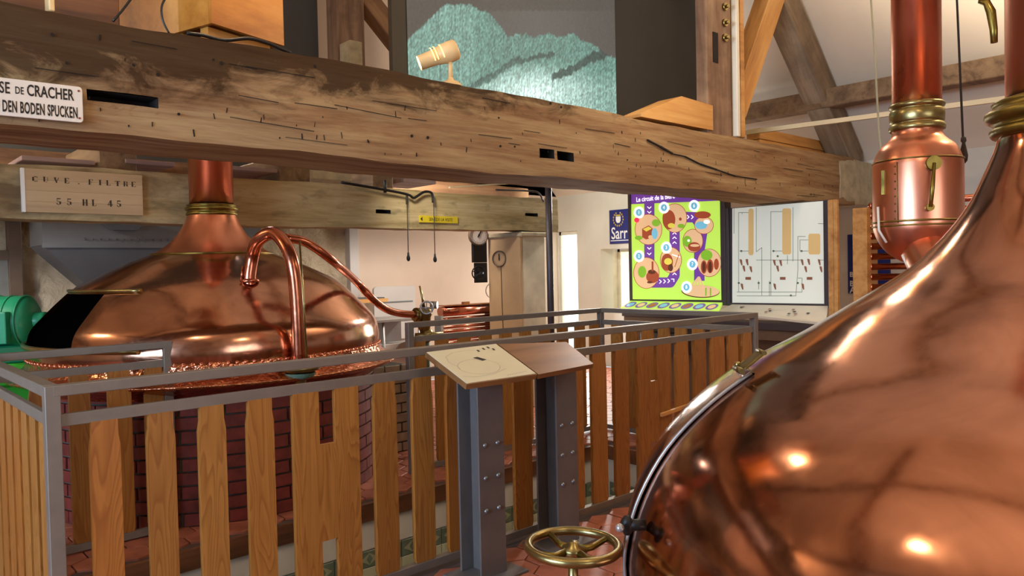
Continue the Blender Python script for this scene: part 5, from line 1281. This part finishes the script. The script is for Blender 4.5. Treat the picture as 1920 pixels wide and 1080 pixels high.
v3 = [(xm_-max(w2, .1), 6.6, zr_-dzc), (xm_+max(w2, .1), 6.6, zr_-dzc), (xm_+max(w2, .1), 6.85, zr_-dzc), (xm_-max(w2, .1), 6.85, zr_-dzc)]
vt = [(a, b, c_-.002) for a, b, c_ in v]
obj('cone', G().add(vt+v3, [(1, 0, 4, 5), (2, 1, 5, 6), (3, 2, 6, 7), (0, 3, 7, 4), (4, 7, 6, 5)]), 'zinc_dark', hp)
obj('rim_fold', G().box(xl_-.006, xr_+.006, 6.488, 6.499, zr_-.02, zr_+.012), 'zinc', hp)
rz_me, _ = G().sphere((0, 0, 0), .009, 0, 8).mesh('rivet', ['kiosk'], Vector((0, 0, 0)))
for k in range(20): inst('rivet', rz_me, (xl_+.28+k*.055, 6.487, zr_+.045), hp)
obj('legs', G().box(xr_-.06, xr_-.02, 6.88, 6.92, 0, zr_), 'zinc_dark', hp)
a = hit(195, 420, 1, 6.45); b = hit(262, 420, 1, 6.45)
g = G(); zz = hit(230, 432, 1, 6.45).z
g.add([(a.x-.03, 6.4, zz+.07), (b.x+.03, 6.4, zz+.07), (b.x-.03, 6.4, zz), (a.x+.05, 6.4, zz), (a.x-.03, 6.48, zz+.07), (b.x+.03, 6.48, zz+.07), (b.x-.03, 6.48, zz), (a.x+.05, 6.48, zz)],
      [(0, 3, 2, 1), (4, 5, 6, 7), (0, 1, 5, 4), (1, 2, 6, 5), (2, 3, 7, 6), (3, 0, 4, 7)]); obj('chute', g, 'zinc_dark', hp)
# green motor on its bright green base
my = 5.85; mc = hit(14, 603, 1, my)
mt = empty('electric_motor', (mc.x, my, mc.z-.35), 'green cast electric motor at the left edge beside the kettle', 'motor')
axm = Vector((.80, -.6, 0)).normalized()
obj('motor_body', G().lathe([(.002, -.24), (.10, -.24), (.155, -.22), (.165, -.2), (.165, .10), (.155, .135), (.12, .16), (.07, .175), (.002, .178)], n=40, axis=axm, origin=mc), 'green', mt)
obj('shaft_boss', G().lathe([(.055, .17), (.058, .235), (.04, .24), (.002, .24)], n=24, axis=axm, origin=mc), 'green', mt)
for z in (-.2, -.12, -.04, .04, .12): obj('cooling_ring', G().torus(mc+axm*z, axm, .166, .006, 0, 40, 6), 'green', mt)
sd = axm.cross(Vector((0, 0, 1)))
tb = mc-axm*.02+(Vector((-1, -1, 0))*.0)+sd*.0
q0 = mc+sd*.165
obj('terminal_box', slab(mc+sd*.15+Vector((0, 0, -.03)), axm, Vector((0, 0, 1)), sd, .10, .10, .06), 'green', mt, bevel=.006)
obj('name_plate', slab(mc+sd*.211+Vector((0, 0, -.02)), axm, Vector((0, 0, 1)), sd, .055, .045, .002), 'verdigris', mt, 'worn metal name plate')
obj('motor_foot', G().box(mc.x-.26, mc.x+.2, my-.12, my+.12, mc.z-.26, mc.z-.15, 0, .01), 'green', mt)
tag(obj('motor_stand', G().box(mc.x-.5, mc.x+.2, my-.16, my+.16, mc.z-.40, mc.z-.262, 0, .01).box(mc.x-.4, mc.x+.1, my-.1, my+.1, 0, mc.z-.402), 'green_bright'), 'bright green stand under the electric motor', 'stand')
# whitewashed brick pier to the right of the kettle base
a = hit(738, 690, 1, 4.72); b = hit(766, 690, 1, 4.72)
wp = empty('whitewashed_pier', ((a.x+b.x)/2, 4.8, 0), 'whitewashed brick pier against the right side of the kettle base', 'pier')
wx0, wx1 = b.x-.34, b.x; ztw = hit(750, 683, 1, 4.72).z
obj('mortar_core', G().box(wx0+.01, wx1-.01, 4.735, 5.1, 0, ztw-.005), 'mortar', wp)
nrow = int(ztw/.07)
for r_ in range(nrow):
    z = (r_+.5)*ztw/nrow
    for k in range(3):
        xx0 = wx0+(k-.5*(r_ % 2))*.14; xx1 = min(xx0+.13, wx1); xx0 = max(xx0, wx0)
        if xx1-xx0 < .03: continue
        obj('brick', G().box(xx0, xx1, 4.725+random.uniform(-.004, .004), 4.80, z-.031, z+.031, 0, .004), 'whitebrick', wp)
# white board, bench and steel trough in the far corner
a, b = hit(698, 538, 1, 7.35), hit(777, 600, 1, 7.35)
wb = empty('white_board', ((a.x+b.x)/2, 7.35, b.z-.2), 'white rounded board leaning at the pink wall', 'board')
pl = sheet(((a.x+b.x)/2, 7.35, (a.z+b.z)/2-.1), (1, 0, 0), (0, 0, 1), (0, -1, 0))
g = G(); extr(g, pl, rounded(b.x-a.x, a.z-b.z+.2, .04), 0, .03); obj('board', g, 'grey_white', wb)
g = G(); extr(g, pl, [(-.24, .115), (.24, .115), (.24, .13), (-.24, .13)], .03, .036); obj('groove', g, 'zinc', wb)
obj('stand', G().box(a.x+.1, b.x-.1, 7.38, 7.45, 0, b.z), 'grey_white', wb)
a, b = hit(690, 600, 1, 6.6), hit(770, 668, 1, 6.6)
st = empty('steel_trough', ((a.x+b.x)/2, 6.6, 0), 'grey steel trough with sloping end right of the left kettle', 'trough')
X_0, X_1 = a.x-.35, b.x+.1
obj('trough_rim', G().box(X_0, X_1, 6.48, 6.95, a.z-.03, a.z, 0, .004), 'stainless', st)
obj('trough_back', G().box(X_0+.02, X_1-.02, 6.88, 6.92, b.z-.05, a.z-.032), 'stainless', st)
g = G(); v = [(X_0+.02, 6.55, b.z+.15), (X_1-.02, 6.55, b.z+.15), (X_1-.15, 6.62, b.z-.15), (X_0+.15, 6.62, b.z-.15)]; v += [(p[0], p[1]+.25, p[2]) for p in v]
g.add(v, [(0, 3, 2, 1), (4, 5, 6, 7), (0, 1, 5, 4), (1, 2, 6, 5), (2, 3, 7, 6), (3, 0, 4, 7)]); obj('trough_body', g, 'grey_white', st)
for x in (X_0+.04, (X_0+X_1)/2, X_1-.04): obj('leg', G().tube([(x, 6.52, 0), (x, 6.52, a.z-.03)], .014, 10), 'stainless', st)
g = G(); c_ = hit(748, 650, 1, 6.53)
g.add([(c_.x-.1, 6.53, c_.z-.1), (c_.x+.12, 6.53, c_.z-.12), (c_.x+.12, 6.53, c_.z+.05), (c_.x+.02, 6.53, c_.z+.03), (c_.x-.1, 6.546, c_.z-.1), (c_.x+.12, 6.546, c_.z-.12), (c_.x+.12, 6.546, c_.z+.05), (c_.x+.02, 6.546, c_.z+.03)],
      [(0, 3, 2, 1), (4, 5, 6, 7), (0, 1, 5, 4), (1, 2, 6, 5), (2, 3, 7, 6), (3, 0, 4, 7)]); obj('side_gusset', g, 'kiosk_brown', st)
a, b = hit(655, 560, 1, 7.0), hit(720, 568, 1, 7.0)
bn = empty('work_bench', ((a.x+b.x)/2, 7.0, 0), 'small bench with an orange edged top beside the kettle', 'bench')
obj('bench_top', G().box(a.x-.4, b.x, 6.98, 7.28, a.z-.04, a.z, 0, .004), 'zinc_dark', bn)
obj('bench_edge', G().box(a.x-.4, b.x+.02, 6.95, 6.979, a.z-.05, a.z-.012), 'timber_new', bn, 'orange wooden front edge')
obj('bench_body', G().box(a.x-.35, b.x-.3, 7.0, 7.26, 0, a.z-.041), 'grey_white', bn)
tag(obj('white_pipe_case', G().box(hit(655, 500, 1, 7.5).x, hit(672, 500, 1, 7.5).x, 7.48, 7.59, 0, 2.3, 0, .004), 'grey_white'), 'pale boxed pipe running up the back wall right of the kettle', 'pipe')
# wort cooler with its copper ribs
a, b = hit(822, 574, 1, 6.3), hit(922, 578, 1, 6.3)
wc_ = empty('ribbed_cooler', ((a.x+b.x)/2, 6.3, 0), 'dark red copper cooler of horizontal ribs with a rounded top tube', 'cooler')
xa_, xb_ = a.x, b.x+.04; zt2 = a.z-.0
obj('top_tube', G().tube([(xa_+.02, 6.3, zt2-.06), (xb_-.04, 6.3, zt2-.06)], .052, 20), 'copper_pipe', wc_)
obj('top_edge', G().box(xa_+.05, xb_, 6.25, 6.37, zt2-.006, zt2+.006).box(xa_+.32, xa_+.40, 6.28, 6.32, zt2+.006, zt2+.03), 'copper_pipe', wc_)
for k in range(13):
    z = zt2-.14-k*.042; obj('rib', G().tube([(xa_+.03, 6.3, z), (xb_-.04, 6.3, z)], .018, 10), 'copper_pipe', wc_)
obj('end_plate', G().box(xb_-.04, xb_, 6.2, 6.42, zt2-.75, zt2), 'timber_z', wc_); obj('end_plate', G().box(xa_-.01, xa_+.02, 6.25, 6.36, zt2-.75, zt2-.1), 'stainless', wc_)
obj('leg', G().box(xb_-.04, xb_, 6.25, 6.35, 0, zt2-.751), 'timber_z', wc_); obj('leg', G().box(xa_-.01, xa_+.02, 6.28, 6.34, 0, zt2-.751), 'stainless', wc_)

# ================================================================== CORDS AND HANDLE NEAR THE COPPER PIPES
a = [hit(x, y, 0, 4.0) for x, y in ((1631, -30), (1640, 100), (1648, 250), (1655, 310))]
tag(obj('cord', G().tube(a+[Vector((a[-1].x-.2, a[-1].y-.06, a[-1].z-.1))], .005, 6), 'cord_pale'), 'pale straight cord left of the vertical copper pipe', 'cord')
a = hit(1793, -30, 0, 3.6); b = hit(1806, 270, 0, 3.6)
e = empty('pull_cord', b, 'dark cord with a turned wooden pull between the two copper pipes', 'cord')
obj('cord', G().tube([Vector((a.x, a.y, 5.2)), a, b], .0045, 6), 'cord', e)
pb_ = hit(1807, 307, 0, 3.6)
obj('pull', G().lathe([(.002, .115), (.010, .11), (.011, .095), (.006, .088), (.012, .06), (.0165, .035), (.014, .012), (.004, 0)], n=16, axis=(0, 0, 1), origin=pb_), 'ink_brown', e)
P_ = [hit(x, y, 0, 2.2) for x, y in ((1836, 2), (1850, 5), (1858, 22), (1863, 55), (1864, 80))]
tag(obj('curved_handle', G().tube(P_, [.006, .009, .011, .009, .008], 10, 0, 1).tube([P_[0], Vector((V2[0], V2[1], P_[0].z+.05))], .005, 8), 'brass_dark'), 'curved dark brass handle at the top edge by the right kettle pipe', 'handle')

# alike things carry the same group
GR = {'railing': 'railings round the floor opening', 'steel_column': 'steel columns under the reading desks', 'reading_desk': 'reading desks', 'pull_cord': 'hanging cords with pulls',
      'pendant_lamp': 'bulbs hanging in the roof', 'brewing_kettle': 'copper kettles', 'ceiling_plank': 'planks over the pale beam', 'joist': 'joists above the pale beam',
      'tie_beam': 'tie beams', 'rafter': 'rafters', 'purlin': 'purlins', 'brace': 'braces', 'blue_enamel_sign': 'blue signs on the right wall', 'cable': 'cables at the plywood crate', 'timber_block': 'loose timber blocks'}
for o in bpy.data.objects:
    k_ = o.name.split('.')[0]
    if o.parent is None and 'label' in o and k_ in GR and 'group' not in o: o['group'] = GR[k_]
